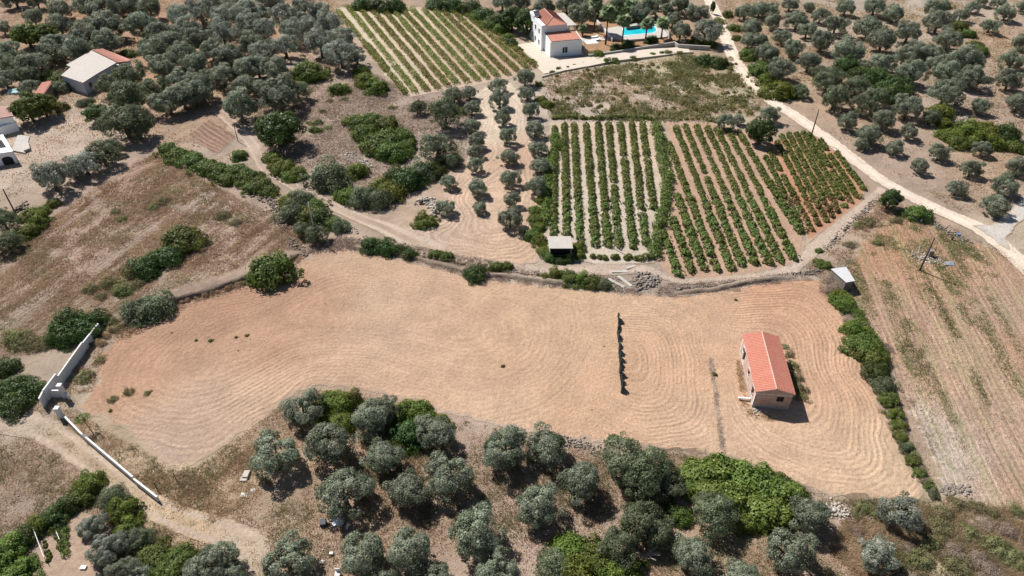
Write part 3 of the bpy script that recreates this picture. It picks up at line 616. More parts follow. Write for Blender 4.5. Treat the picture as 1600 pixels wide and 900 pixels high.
plants("behind the white villa", 'olive', [(850,6,38),(812,2,34),(785,0,36),(886,4,34),(910,21,42),(925,8,36),(900,-6,40)])
plants("behind the swimming pool", 'dark', [(955,14,40),(978,20,34),(992,10,34)])
plants("behind the pool terrace", 'olive', [(1010,12,34),(1043,12,26),(1052,28,28),(1064,48,34),(968,2,36),(1030,-4,36),(1062,4,36),(1080,14,28),(1095,20,26),(1000,20,30)])
plants("in the garden below the pool", 'dark', [(1019,59,18),(1012,62,14),(981,68,20),(963,72,18)])
plants("clipped one at the villa corner", 'mastic', [(934,82,22)])
plants("large beside the dirt road above the pool", 'yellow', [(1112,40,28),(1123,30,18)])
plants("large beside the dirt road near the garden", 'silver', [(1105,46,48)])
plants("under the large roadside tree", 'mastic', [(1090,60,24),(1110,65,22)])
plants("hedge bush at the garden wall end", 'dark', [(1100,90,30),(1124,94,30)])
plants("along the far side of the road", 'bright', [(1138,20,18),(1149,40,22),(1152,58,16),(1171,82,30),(1190,105,40)])
plants("along the road's far side", 'olive', [(1165,16,32),(1175,42,34),(1188,12,32),(1170,62,28),(1186,62,30),(1195,80,32),(1203,12,26),(1207,32,28),(1205,84,28)])
plants("left of the road by the vineyard corner", 'olive', [(1133,190,28),(1155,186,20),(1203,178,30)])
plants("round above the red soil vineyard", 'darktree', [(1189,204,48)])
plants("in the first rows beyond the road, top part", 'olive', [(1235,4,28),(1265,8,20),(1247,28,36),(1283,22,30),(1322,10,30),(1223,55,30),(1262,44,34),(1307,36,38),(1285,62,40),(1240,73,36)])
plants("in the second belt beyond the road", 'olive', [(1368,8,36),(1397,18,36),(1360,38,44),(1420,49,40),(1328,76,48),(1380,60,46),(1265,94,36),(1222,105,44),(1380,94,40),(1347,100,24)])
plants("in the grove's top right part", 'olive', [(1467,32,40),(1462,12,36),(1485,58,44),(1440,76,42),(1460,82,36),(1420,82,38),(1502,22,24)])
plants("by the grove's upper right gap", 'bright', [(1498,37,28),(1514,50,22),(1530,76,28),(1480,6,20),(1525,66,20)])
plants("in the sparse far right corner", 'olive', [(1520,10,22),(1548,38,28),(1573,18,30),(1562,2,24),(1598,8,22),(1597,63,32),(1583,92,34),(1578,124,38),(1594,156,42),(1535,0,20)])
plants("in the dense middle of the right grove", 'olive', [(1510,92,52),(1482,108,42),(1520,118,44),(1468,98,36),(1425,112,46),(1478,142,52),(1533,162,34),(1500,122,30)])
plants("in the dark thicket of the right grove", 'dark', [(1325,100,40),(1345,112,36),(1375,116,46),(1400,132,48),(1392,146,36),(1355,118,34)])
plants("around the dark thicket of the right grove", 'deep', [(1296,120,46),(1340,130,42),(1306,150,48),(1350,162,38),(1370,148,40),(1280,112,30)])
plants("in the row below the dark thicket", 'olive', [(1326,187,34),(1382,185,38),(1360,208,40),(1421,204,28),(1420,165,46),(1400,228,30),(1350,222,26)])
plants("under the right grove's lower edge", 'deep', [(1455,180,32)])
plants("under the right grove's bottom edge", 'mastic', [(1470,172,40),(1215,135,46),(1238,138,34),(1200,122,30),(1478,188,30)])
plants("by the road below the thicket", 'deep', [(1252,140,26)])
plants("in the dark hedge clump at the right edge", 'mastic', [(1490,206,40),(1515,198,44),(1545,196,46),(1575,206,40),(1500,218,34),(1535,215,40),(1560,220,34),(1590,226,30)])
plants("in the front row above the road", 'olive', [(1438,258,28),(1469,236,32),(1519,262,32),(1496,292,32),(1537,230,30),(1592,256,36),(1572,287,40),(1558,317,42)])
plants("by the road below the red soil vineyard", 'darktree', [(1393,310,38)])
plants("domed by the road below the red soil vineyard", 'bright', [(1435,329,40)])
plants("in the weedy corner below the road", 'weedy', [(1360,343,24),(1372,377,16),(1402,342,18),(1342,350,16),(1330,380,16)])
plants("by the tin roofed hut", 'bright', [(1282,409,18),(1292,413,18),(1281,390,12)])
plants("in front of the tin roofed hut", 'scrub', [(1301,432,26),(1312,437,26),(1295,450,24)])
plants("at the left yard edge", 'silver', [(78,272,60),(112,262,38),(130,252,50)])
plants("at the left yard edge behind", 'deep', [(158,238,46),(5,345,40),(175,228,30),(8,375,40)])
plants("beside the leaning pole at the left edge", 'mastic', [(46,330,34),(60,342,34),(38,358,38),(62,326,24),(80,315,22)])
plants("in the long hedge between path and stubble field", 'bright', [(258,230,32),(276,238,38),(298,246,40),(318,256,40),(342,262,38),(365,262,38),(385,272,38),(405,284,38),(390,290,30),(372,240,24),(350,276,30),(420,293,28)])
plants("between footpath and scrub plot", 'mastic', [(424,243,30),(440,256,40),(432,250,30),(462,268,32),(452,272,28)])
plants("big rounded one beside the footpath", 'olivebush', [(512,270,60)])
plants("in the thick mass right of the footpath", 'mastic', [(545,300,42),(566,305,46),(588,308,44),(612,292,50),(598,290,44),(555,264,36),(636,276,50),(655,264,44),(672,262,40),(620,270,40)])
plants("at the avenue's stone heap", 'yellow', [(685,260,22),(690,250,14)])
plants("on the stone heap below the avenue", 'mastic', [(660,338,30),(672,345,26),(655,348,22)])
plants("in the hedge below the footpath", 'mastic', [(450,312,40),(468,306,42),(456,328,44),(480,328,46),(502,336,42),(515,344,34),(532,350,30),(495,318,34)])
plants("under the pole's hedge", 'deep', [(472,357,28),(494,364,34)])
plants("on the terrace edge above the ploughed field", 'dark', [(580,380,34),(602,384,34),(626,388,26),(640,394,24),(742,424,34)])
plants("low along the terrace edge above the ploughed field", 'bright', [(680,394,22),(698,399,22),(775,413,24),(792,414,20)])
plants("along the wall below the shed", 'mastic', [(868,426,26),(888,430,30),(908,434,30),(928,438,30),(945,443,24),(850,430,18)])
plants("round on the stubble field", 'bright', [(283,365,62),(425,418,70),(405,425,40)])
plants("beside the round bush on the stubble field", 'dark', [(261,394,46),(226,411,52)])
plants("low and weedy on the stubble field", 'weedy', [(180,328,14),(190,445,34),(168,438,30),(345,333,24),(368,345,18),(215,440,24),(140,448,24),(20,525,40),(45,530,30),(60,535,30),(158,460,20),(255,310,20),(240,320,18),(190,340,16),(320,378,16)])
plants("at the tip of the ploughed field", 'olivebush', [(212,482,50),(240,474,56)])
plants("behind the white boundary wall", 'dark', [(100,500,50),(95,520,48),(128,512,50),(150,495,36)])
plants("at the left edge above the track", 'dark', [(8,570,36),(15,600,50),(45,604,40),(20,625,50)])
plants("small one above the dark bush", 'bright', [(190,452,24)])
plants("sitting in the copse at the field's edge", 'olive', [(475,638,62),(580,650,60),(595,640,50),(680,672,60)])
plants("between the olives of the copse", 'mastic', [(525,622,52),(505,640,40),(530,655,44),(632,640,50),(655,640,50),(640,675,54),(690,655,34),(625,690,36),(545,620,36)])
plants("in the grove's back row", 'olive', [(430,705,70),(510,693,70),(598,712,60),(703,742,70),(790,700,68),(855,697,64)])
plants("in the grove's second row", 'olive', [(537,767,80),(637,763,64),(843,788,72),(907,752,68)])
plants("in the grove's third row", 'olive', [(566,864,76),(640,860,76),(745,832,78),(450,878,78)])
plants("cut by the bottom edge", 'olive', [(780,888,64),(680,902,54),(600,915,50)])
plants("big rounded one in the clump below the ploughed field", 'deep', [(978,718,76),(1010,738,76),(1045,748,60),(1000,760,60)])
plants("in the thicket under the big clump", 'deep', [(998,815,74),(1032,830,60),(965,855,62),(1120,805,64),(1110,785,44)])
plants("in the green mass at the bottom", 'mastic', [(870,878,60),(896,856,60),(925,868,60),(950,892,56),(900,890,70),(985,890,50),(1060,800,40),(1040,775,30)])
plants("in the tangle on the field's lower edge", 'lush', [(1092,738,56),(1130,735,60),(1165,745,60),(1200,758,60),(1232,768,50),(1110,765,50),(1150,778,60),(1190,795,60),(1220,800,50),(1170,812,44,'mastic'),(1215,780,40,'yellow'),(1080,760,40,'mastic'),(1135,752,26,'yellow'),(1175,775,24,'yellow'),(1205,742,26,'mastic')])
plants("at the right end of the tangle", 'dark', [(1245,778,40),(1228,752,36)])
plants("standing in front of the tangle", 'olive', [(1265,805,64),(1083,865,68),(1232,860,68),(1157,896,52)])
plants("near the ploughed field's lower right tip", 'silver', [(1412,800,68),(1372,868,62)])
plants("in the line right of the ploughed field", 'mastic', [(1320,468,36),(1312,456,26),(1326,480,24),(1340,512,40),(1350,532,50),(1366,552,46),(1362,535,36),(1373,577,42),(1382,600,34),(1392,624,30),(1400,645,26),(1406,662,24)])
plants("in the dry edge right of the field", 'scrub', [(1330,498,22),(1378,560,26),(1384,540,22),(1388,590,20),(1388,612,18),(1402,650,16),(1412,670,18),(1424,712,16),(1440,730,18),(1446,748,18),(1458,764,16),(1306,445,22)])
plants("farther down the line right of the field", 'bright', [(1409,683,20,'mastic'),(1417,698,22,'olivebush'),(1428,720,24),(1437,738,20,'mastic'),(1450,757,16),(1461,771,18,'olivebush'),(1392,606,22)])
plants("in the long hedge at the lower left", 'mastic', [(138,752,46),(122,772,42),(104,788,38),(84,802,40),(60,818,38),(38,835,38),(172,772,44),(194,792,44),(200,818,40),(180,795,36),(215,838,38)])
plants("at the lower left corner", 'lush', [(18,848,40),(6,870,40),(30,885,36),(14,898,40)])
plants("above the vegetable garden", 'silver', [(150,818,34),(135,825,34),(160,853,44),(188,845,40),(165,870,34)])
plants("large and round left of the track's bottom end", 'bright', [(240,868,54),(275,870,56),(258,890,60)])
plants("at the bottom beside the track", 'olive', [(335,876,66),(305,896,50),(365,895,42),(190,893,50),(215,900,40)])
plants("along the ploughed field's lower left edge", 'weedy', [(230,612,12),(175,622,14),(200,610,16),(130,585,26),(155,560,18),(170,500,24),(180,510,20)])
plants("in the rough ground at the lower right", 'weedy', [(1350,790,24),(1370,800,24),(1340,800,20),(1500,785,26),(1530,790,26),(1555,800,26),(1480,800,30),(1590,795,24),(1475,820,36),(1520,830,36),(1560,850,40),(1590,870,40),(1500,880,40),(1440,870,36),(1460,845,34)])
plants("in the rough ground of the lower right", 'scrub', [(1540,815,34),(1580,830,34),(1490,855,36),(1530,870,40),(1420,850,26),(1340,830,24),(1550,890,40)])
plants("beside the brick building", 'weedy', [(1240,568,20),(1244,585,24),(1250,602,26),(1253,616,22),(1234,552,16),(1228,540,12)])
plants("behind the shed", 'mastic', [(842,350,24),(835,340,24),(830,362,28),(842,372,26),(850,388,24),(856,398,20),(836,325,22),(845,310,20)])
plants("in front of the open shed", 'dark', [(862,402,18),(875,405,18),(888,402,20)])
plants("beside the shed", 'mastic', [(903,385,24),(906,396,20)])
#ENDPLANTS

# ------------------------------------------------------------------ vineyards
VM = [foliage("vine_plant", 200+i, 12, .34, 300, .3, .24, 'dome', .95, M['vine'], .1, .4) for i in range(4)]
VO = [foliage("vine_plant", 210+i, 12, .34, 260, .3, .2, 'dome', .95, M['vine_red'], .1, .4) for i in range(2)]
def rowpts(a, b, sp):
    A, B_ = G(*a), G(*b); L = (B_-A).to_2d().length; n = max(2, int(L/sp)); return [A.lerp(B_, (i+.5)/n) for i in range(n)]
LEFT_ROWS = [((867,200),(864,370)),((882,196),(886,370)),((897,196),(907,385)),((916,196),(930,388)),((934,194),(950,388)),((951,194),(967,388)),((969,194),(989,390)),((987,194),(1009,384)),((1003,194),(1022,330))]
MID_ROWS = [((1035,362),(1061,433)),((1050,342),(1081,428)),((1057,305),(1101,425)),((1044,225),(1121,424)),((1055,200),(1142,422)),((1070,198),(1160,418)),((1087,198),(1181,417)),((1104,200),(1201,414)),((1119,202),(1220,412)),((1136,204),(1241,408)),((1153,206),(1205,295)),((1200,285),(1250,366))]
RED_ROWS = [((1196,246),(1256,366)),((1203,238),(1268,362)),((1213,222),(1281,355)),((1221,213),(1291,348)),((1231,210),(1301,341)),((1243,209),(1311,335)),((1254,208),(1321,326)),((1264,210),(1331,319)),((1280,218),(1341,312)),((1305,238),(1350,298))]
allv = []
for nm, rows, soil, m in (('l', LEFT_ROWS, 'pale soil', 0), ('m', MID_ROWS, 'orange soil', 0), ('r', RED_ROWS, 'red soil', 1)):
    for ri, (a, b) in enumerate(rows):
        P = rowpts(b, a, 1.3)
        for vi, p in enumerate(P): allv.append((p.y*1.0, p, soil, ri, vi, m))
allv.sort(key=lambda t: t[0])
rest = []
for k, (_, p, soil, ri, vi, m) in enumerate(allv):
    if random.random() < .015 and k > 5: continue
    p = Vector((p.x+random.uniform(-.1, .1), p.y+random.uniform(-.2, .2), p.z)); s = random.uniform(.88, 1.1)*(.92 if m else 1.1); q = random.uniform(.8, 1.15)
    if k < 298:
        o = link('grapevine', random.choice(VO if (m and random.random() < .7) else VM), None, None, (p.x, p.y, p.z)); o.rotation_euler = (0, 0, random.choice([0, math.pi])+random.gauss(0, .25)); o.scale = (s*.76, s*1.0, s*q*.85)
        tag(o, f"grapevine {ORD[vi]} from front in {ORD[ri]} row from left, {soil} vineyard", 'grapevine', f"grapevines of the {soil} vineyard")
    else: rest.append((p, s*.95, m))
def merged_plants(name, spots, n_leaf, L, W, mat, flat=.9, label=None, cat=None, seed=5, kind='stuff', ax=1.0):
    g = np.random.default_rng(seed); n = len(spots); P = np.array([[s[0].x, s[0].y, s[0].z] for s in spots]); S = np.array([s[1] for s in spots])
    idx = np.repeat(np.arange(n), n_leaf); d = g.normal(size=(len(idx), 3)); d[:, 2] = abs(d[:, 2]); d /= np.linalg.norm(d, axis=1)[:, None]
    rr = S[idx]*g.uniform(.4, 1.05, len(idx))**.5; C = P[idx]+d*rr[:, None]*np.array([ax, 1, flat])
    nn = d+g.normal(0, .5, d.shape); nn /= np.linalg.norm(nn, axis=1)[:, None]
    V, F = leaf_quads(C, nn, L, W, g); v = np.clip(.5+g.normal(0, .18, len(idx))+np.repeat(g.normal(0, .1, n), n_leaf), 0, 1)
    o = link(name, npmesh(name, V, F, {'v': ('FACE', v)}), mat); return tag(o, label, cat, None, kind)
merged_plants("grapevines", rest, 150, .34, .26, M['vine'], 1.0, 'rows of smaller grapevines across the back of the lower vineyards', 'grapevines', ax=.8)
# upper vineyard: each trained row a thing
TOPS = [(527,17),(544,12),(561,13),(580,15),(599,16),(612,14),(628,16),(643,15),(662,16),(680,19),(694,20),(706,18),(720,17),(736,22)]
ENDS = [(635,148),(650,146),(668,143),(685,140),(700,136),(714,132),(731,130),(747,127),(762,124),(778,121),(794,118),(810,113),(826,109),(838,106)]
for i, (a, b) in enumerate(zip(TOPS, ENDS)):
    P = rowpts(a, b, .8); spots = [(Vector((p.x+random.uniform(-.12, .12), p.y, p.z+.15)), random.uniform(.85, 1.2)) for p in P if random.random() > (.16 if i < 2 else .04)]
    o = merged_plants("vine_row", spots, 60, .34, .24, M['vine_old'], .95, f"{ORD[i]} row of vines from the left in the upper vineyard", 'vine row', 300+i, None); o['group'] = 'vine rows of the upper vineyard'
for i, (a, b) in enumerate([((569,72),(604,115)),((575,68),(606,107)),((613,122),(634,148))]):
    spots = [(p, random.uniform(.5, .75)) for p in rowpts(a, b, .8) if random.random() > .15]
    o = merged_plants("vine_row", spots, 50, .34, .24, M['vine_old'], .95, f"short sparse row of vines at the upper vineyard's left edge, {ORD[i]} of three", 'vine row', 330+i, None); o['group'] = 'short vine rows of the upper vineyard'
# overgrown trellis hedges around the lower vineyards
def hedge_line(name, px, wpx, mat, label, n_leaf=380, L=.3, W=.22, seed=1, rmul=1.0, cat='hedge', step=.8):
    C = [G(*p) for p in px]; spots = []
    for a, b in zip(C[:-1], C[1:]):
        n = max(1, int((b-a).length/step))
        for i in range(n):
            p = a.lerp(b, (i+random.random())/n); r = wpx*mpp(p)*rmul/2*random.uniform(.7, 1.2)
            spots.append((Vector((p.x+random.uniform(-.4, .4)*r, p.y+random.uniform(-.4, .4)*r, p.z+r*.2)), r))
    return merged_plants(name, spots, n_leaf, L, W, mat, 1.0, label, cat, seed, None)
hedge_line("vine_hedge", [(1024,196),(1030,225),(1035,250),(1041,275),(1044,300),(1037,330),(1031,355),(1026,380),(1022,402)], 20, M['vine'], 'overgrown vine hedge between the pale and orange soil vineyards', 200, .3, .22, 401)
hedge_line("front_hedge", [(925,403),(950,404),(980,404),(1006,405),(1020,400)], 14, M['vine'], 'low leafy hedge closing the front of the pale soil vineyard', 280, .22, .16, 402)
hedge_line("climbing_hedge", [(868,215),(868,235),(862,255),(858,280),(855,305),(852,330),(850,350)], 18, M['lush'], 'climbing hedge down the left side of the pale soil vineyard', 180, .28, .22, 403)
hedge_line("top_hedge", [(862,186),(890,184),(920,186),(950,185),(985,184),(1015,186),(1030,190)], 10, M['vine'], 'low vine hedge along the top of the pale soil vineyard', 150, .3, .22, 404)
hedge_line("terrace_hedge", [(1060,188),(1095,186),(1120,192)], 6, M['vine_old'], 'thin weedy hedge above the orange soil vineyard', 60, .3, .2, 405)

hedge_line("bank_hedge", [(232,498),(270,478),(330,460),(400,438),(440,425)], 10, M['straw'], 'strip of tall dry grass on the bank below the stubble field', 240, .3, .05, 406, 1.0)
hedge_line("bank_hedge", [(155,545),(170,520),(205,500)], 14, M['straw'], 'dry grass thicket behind the end of the stepped white wall', 240, .3, .05, 407, 1.0)
hedge_line("bank_hedge", [(640,400),(700,408),(760,422)], 8, M['greyscrub'], 'grey dry bushes along the left part of the terrace edge', 200, .25, .05, 408, 1.0)
hedge_line("boundary_hedge", [(1316,462),(1336,500),(1356,535),(1372,570),(1386,602),(1402,645),(1412,680),(1428,715),(1445,748),(1464,774)], 16, M['weed'], 'ragged dry scrub strip all along the right edge of the ploughed field', 220, .26, .07, 415, 1.0)
hedge_line("boundary_hedge", [(1325,470),(1345,508),(1362,540),(1376,572)], 24, M['mastic'], 'dense green core of the scrub strip right of the ploughed field', 260, .2, .12, 416, 1.0)
hedge_line("bank_hedge", [(1060,452),(1100,450),(1160,440)], 7, M['greyscrub'], 'grey dry bushes along the right part of the terrace edge', 200, .25, .05, 409, 1.0)
# ------------------------------------------------------------------ ground cover (nobody could count it)
EXCL = [p for n, p in SHEETS if n in ('ploughed_field', 'dirt_road', 'side_road', 'orchard_ground', 'vineyard_soil', 'vegetable_plot', 'footpath', 'garden_soil')]+[GP([(806,66),(1078,60),(1078,84),(850,118)])]
LANEC = GP(LANE)
def cover(name, px, n, mat, label, h=(.15, .4), w=.1, blades=3, spread=.18, excl=True, patch=6., thr=.4, seed=1, lean=1.1, rows=None):
    g = np.random.default_rng(seed); poly = GP(px); x0, y0 = poly.min(0); x1, y1 = poly.max(0)
    P = np.c_[g.uniform(x0, x1, n*6), g.uniform(y0, y1, n*6)]; P = P[inpoly(P, poly)]
    k = .6*vnoise(P[:, 0], P[:, 1], patch, seed)+.4*vnoise(P[:, 0], P[:, 1], patch/3.3, seed+9); P = P[k > thr+g.uniform(-.12, .12, len(P))]
    if excl:
        for e in EXCL: P = P[~(inpoly(P, e))]
        P = P[(polyd(P, LANEC, False) > 1.5) | ((polyd(P, LANEC, False) < .45) & (g.uniform(size=len(P)) < .5))]
    if rows:
        ph = dirphase(*rows[:2])(P, None)+.5*vnoise(P[:, 0], P[:, 1], 9, 3); P = P[vnoise(ph, (P[:, 1]+P[:, 0])*.07, rows[2], 5)+g.normal(0, .1, len(P)) > rows[3]]
        A_, B_ = G(*rows[0]), G(*rows[1]); ra = math.atan2(B_.y-A_.y, B_.x-A_.x)
    P = P[:n]; far = np.clip(P[:, 1]/80, .8, 2.2)
    idx = np.repeat(np.arange(len(P)), blades); m = len(idx)
    B = P[idx]+g.normal(0, spread, (m, 2))*far[idx][:, None]; z = hgt(*B.T)+.02
    a = g.uniform(0, 6.28, m); ww = w*far[idx]*g.uniform(.6, 1.4, m); hh = g.uniform(*h, m)*np.sqrt(far[idx]); la = g.uniform(0, 6.28, m) if not rows else ra+g.normal(0, .5, m)+math.pi*(g.uniform(size=m) < .5); ll = hh*g.uniform(0, lean*2, m)
    v0 = np.c_[B[:, 0]+np.cos(a)*ww/2, B[:, 1]+np.sin(a)*ww/2, z]; v1 = np.c_[B[:, 0]-np.cos(a)*ww/2, B[:, 1]-np.sin(a)*ww/2, z]
    v2 = np.c_[B[:, 0]+np.cos(la)*ll, B[:, 1]+np.sin(la)*ll, z+hh]
    V = np.stack([v0, v1, v2], 1).reshape(-1, 3); F = np.arange(3*m).reshape(-1, 3)
    v = np.clip(.5+g.normal(0, .2, m)+(vnoise(B[:, 0], B[:, 1], 4, seed+3)-.5)*.5, 0, 1)
    o = link(name, npmesh(name, V, F, {'v': ('FACE', v)}), mat); return tag(o, label, None, None, 'stuff')
BOT = [(-80,560),(60,600),(118,645),(225,705),(260,735),(310,730),(400,665),(445,628),(490,606),(700,652),(880,690),(1130,716),(1300,780),(1470,790),(1680,830),(1680,960),(-80,960)]
cover("dry_grass", BOT, 50000, M['straw'], 'dry straw coloured grass of the lower slope', (0.06, 0.24), .09, 3, .2, seed=11, patch=7, thr=0.42)
cover("dry_weeds", BOT, 9000, M['weed'], 'greenish dry weeds of the lower slope', (.15, .45), .09, 5, .22, seed=12, patch=5, thr=.58)
cover("dry_grass", LF, 34000, M['straw'], 'flattened straw on the stubble field', (.06, .3), .1, 2, .25, excl=False, seed=13, patch=5, thr=.36, lean=1.9, rows=((0, 430), (235, 268), .9, .55))
cover("dry_grass", [(480,100),(560,100),(640,150),(740,150),(720,260),(640,300),(540,290),(420,240),(400,180)], 14000, M['greyscrub'], 'dry grey brown grass on the scrub plot', (0.08, 0.3), .12, 3, .25, seed=14, patch=6, thr=0.42)
cover("weeds", [(850,118),(1075,86),(1140,100),(1200,165),(1120,196),(862,186)], 2200, M['weed'], 'knee high weeds of the abandoned plot', (0.2, 0.5), .16, 7, .3, seed=15, patch=4.2, thr=0.56)
cover("dry_grass", [(850,118),(1075,86),(1140,100),(1210,170),(1120,196),(862,186)], 4000, M['straw'], 'dry grass of the abandoned plot', (0.08, 0.3), .12, 3, .25, seed=16, patch=6, thr=0.5)
cover("dry_grass", [(1130,0),(1160,110),(1290,210),(1500,330),(1590,330),(1700,280),(1700,-30),(1130,-30)], 20000, M['straw'], 'dry grass under the right olive grove', (0.08, 0.28), .13, 3, .3, seed=17, patch=8, thr=0.5)
cover("dry_grass", [(-40,-20),(520,-20),(560,90),(430,240),(380,250),(200,240),(-40,330)], 14000, M['straw'], 'dry grass under the left olive grove', (0.08, 0.28), .13, 3, .3, seed=18, patch=8, thr=0.5)
cover('dry_grass', LF, 11000, M['straw'], 'tufts of dry brown grass on the stubble field', (.1, .4), .1, 3, .3, excl=False, seed=29, patch=3.5, thr=.52)
cover('dry_weeds', LF, 3000, M['weed'], 'olive green weeds on the stubble field', (.1, .4), .1, 4, .3, excl=False, seed=30, patch=5, thr=.66)
cover('dry_grass', [(1330,785),(1470,785),(1600,800),(1700,840),(1700,960),(1400,960),(1300,860)], 9000, M['straw'], 'tall straw in the lower right corner', (.2, .6), .09, 6, .3, excl=False, seed=31, patch=3.5, thr=.42)
cover("field_weeds", RF, 9000, M['weed'], 'low green weeds in the harvested field', (.08, .28), .1, 4, .2, excl=False, seed=19, patch=5, thr=.46, rows=((1371, 470), (1490, 760), 1.3, .62))
cover("dry_grass", RF, 7000, M['straw'], 'thin stubble of the harvested field', (.06, .2), .08, 2, .2, excl=False, seed=20, patch=5, thr=.42, rows=((1371, 470), (1490, 760), .8, .55))
cover("field_edge_grass", [(1258,418),(1300,385),(1380,300),(1420,330),(1560,390),(1640,470),(1600,425),(1480,350),(1370,345),(1330,400),(1330,480),(1400,620),(1470,775),(1440,745),(1340,520),(1285,432)], 5000, M['straw'], 'rough straw along the field edges', (0.08, 0.3), .1, 4, .25, excl=False, seed=21, patch=3, thr=0.45)
cover("terrace_grass", [(480,376),(540,372),(640,384),(760,408),(860,424),(960,432),(1060,444),(1280,424),(1285,436),(1180,446),(1060,464),(930,456),(830,445),(740,435),(660,413),(540,390),(480,400)], 4500, M['greyscrub'], 'grey dry grass of the terrace bank', (0.08, 0.3), .1, 5, .25, excl=False, seed=22, patch=3, thr=0.47)
cover("terrace_grass", [(110,560),(150,510),(220,490),(330,455),(480,392),(478,405),(400,442),(330,466),(230,505),(160,560),(150,600),(118,640),(100,620)], 3500, M['straw'], 'dry grass of the bank below the stubble field', (0.1, 0.4), .1, 5, .25, excl=False, seed=23, patch=3, thr=0.42)
cover("divider_grass", [(1107,560),(1112,558),(1122,610),(1134,712),(1126,712),(1114,615)], 420, M['greyscrub'], 'thin strip of dry weeds dividing the ploughed field', (0.05, 0.2), .08, 4, .15, excl=False, seed=24, patch=2, thr=0.45)
cover("scrub_weeds", [(1330,785),(1470,785),(1600,800),(1700,840),(1700,960),(1400,960),(1390,850)], 5200, M['weed'], 'tall dry green weeds in the lower right corner', (0.15, 0.5), .08, 7, .3, seed=25, patch=4, thr=0.5)
cover("pond_grass", [(105,655),(125,648),(225,715),(262,742),(330,745),(400,690),(430,760),(330,820),(250,785)], 2600, M['straw'], 'tall golden grass inside the white boundary wall', (0.1, 0.35), .09, 5, .22, excl=False, seed=26, patch=4, thr=0.52)
cover("house_weeds", [(1150,560),(1158,565),(1172,640),(1215,655),(1205,662),(1170,652),(1158,630)], 260, M['straw'], 'dry weeds against the brick building', (0.1, 0.35), .08, 5, .15, excl=False, seed=27, patch=2, thr=0.4)
# weeds growing singly in the bare field
for i, (x, y, w) in enumerate([(268,519,5),(306,531,6),(329,531,8),(369,526,6),(386,523,7),(786,571,7),(172,641,7),(372,547,4),(925,640,4),(944,541,4),(1150,468,6),(1117,584,8)]):
    plant_one(x, y, w, 'mastic' if w > 5 else 'weedy', f"tiny green weed in the bare ploughed field, {ORD[i]} of twelve" if 0 else f"tiny green weed on bare ploughed soil, {['farthest left','left','next to the palest tuft','centre left','beside its twin','midfield','by the gate','low','near the net foot','left of the net','below the far bank','atop the divider strip'][i]}", 'single weeds in the ploughed field', 'weed')
# shrubs of the abandoned plot and garden plants
wg = random.Random(4)
ab = []
while len(ab) < 190:
    x, y = wg.uniform(860, 1180), wg.uniform(92, 180)
    if y > 118-(x-850)*.14 and y > 92+max(0, x-1140)*.9: ab.append((x, y, wg.uniform(6, 13)))
merged_plants("weed_clumps", [(G(x, y), w*mpp(G(x, y))/2) for x, y, w in ab], 110, .36, .13, M['yellow'], 1.0, 'olive green weed clumps across the abandoned plot', 'weeds', 77)

# ------------------------------------------------------------------ stones
ico = bmesh.new(); bmesh.ops.create_icosphere(ico, subdivisions=1, radius=1.0)
IV = np.array([v.co[:] for v in ico.verts]); IF = np.array([[v.index for v in f.verts] for f in ico.faces]); ico.free()
def stones_mesh(name, P, S, seed):
    g = np.random.default_rng(seed); n = len(P)
    sc3 = S[:, None]*g.uniform(.55, 1.25, (n, 3))*np.array([1, 1, .75]); rz = g.uniform(0, 6.28, n)
    V = IV[None]*(1+g.uniform(-.28, .28, (n, len(IV), 1)))*sc3[:, None]; c, s = np.cos(rz)[:, None], np.sin(rz)[:, None]
    V = np.stack([V[..., 0]*c-V[..., 1]*s, V[..., 0]*s+V[..., 1]*c, V[..., 2]], -1)+P[:, None]
    F = IF[None]+(np.arange(n)*len(IV))[:, None, None]; return npmesh(name, V.reshape(-1, 3), F.reshape(-1, 3))
def stone_wall(px, width, height, n, label, mat='stone', seed=1, size=(.1, .26), name='dry_stone_wall', cat='stone wall'):
    g = np.random.default_rng(seed); C = GP(px); seg = np.hypot(*np.diff(C, axis=0).T); cs = np.r_[0, np.cumsum(seg)]
    t = g.uniform(0, cs[-1], n); X = np.interp(t, cs, C[:, 0]); Y = np.interp(t, cs, C[:, 1])
    off = g.normal(0, width/2, (n, 2)); prof = vnoise(t, t*0, 4, seed); P = np.c_[X+off[:, 0], Y+off[:, 1]]
    d = np.hypot(*off.T); z = hgt(*P.T)+height*(.25+prof)*np.exp(-(d/width)**2*1.5)*g.uniform(0, 1, n)
    root = empty(name, (C[0][0], C[0][1], H1(*C[0])), label, cat)
    o = link('stones', stones_mesh('stones', np.c_[P, z]-np.array([C[0][0], C[0][1], H1(*C[0])]), g.uniform(*size, n), seed), M[mat], root); o['kind'] = 'stuff'; return root
stone_wall([(400,302),(425,318),(440,340),(450,360)], 1.3, .7, 260, 'collapsed grey stone wall beside the footpath hedge', 'stone', 1)
stone_wall([(452,378),(470,390),(476,398)], 1.4, .6, 156, 'low heap of grey stones at the field corner by the pole shadow', 'stone', 2)
stone_wall([(540,372),(640,392),(700,404),(780,420),(860,430),(950,444)], .7, .35, 320, 'broken stone edging along the terrace above the ploughed field', 'stone', 3, (.08, .2))
stone_wall([(1050,452),(1100,450),(1160,441),(1230,430),(1285,424)], .6, .5, 320, 'dark low stone edging above the field right of the rubble', 'stone', 4, (.08, .22))
stone_wall([(1005,432),(1018,440),(1000,446)], 1.5, 1.0, 252, 'pile of grey stones below the orange soil vineyard', 'stone', 5, (.14, .34), 'stone_pile', 'stone pile')
stone_wall([(1368,312),(1340,340),(1310,368),(1290,390)], .8, .5, 240, 'stone edging of the terrace below the red soil vineyard', 'stone', 6, (.08, .22))
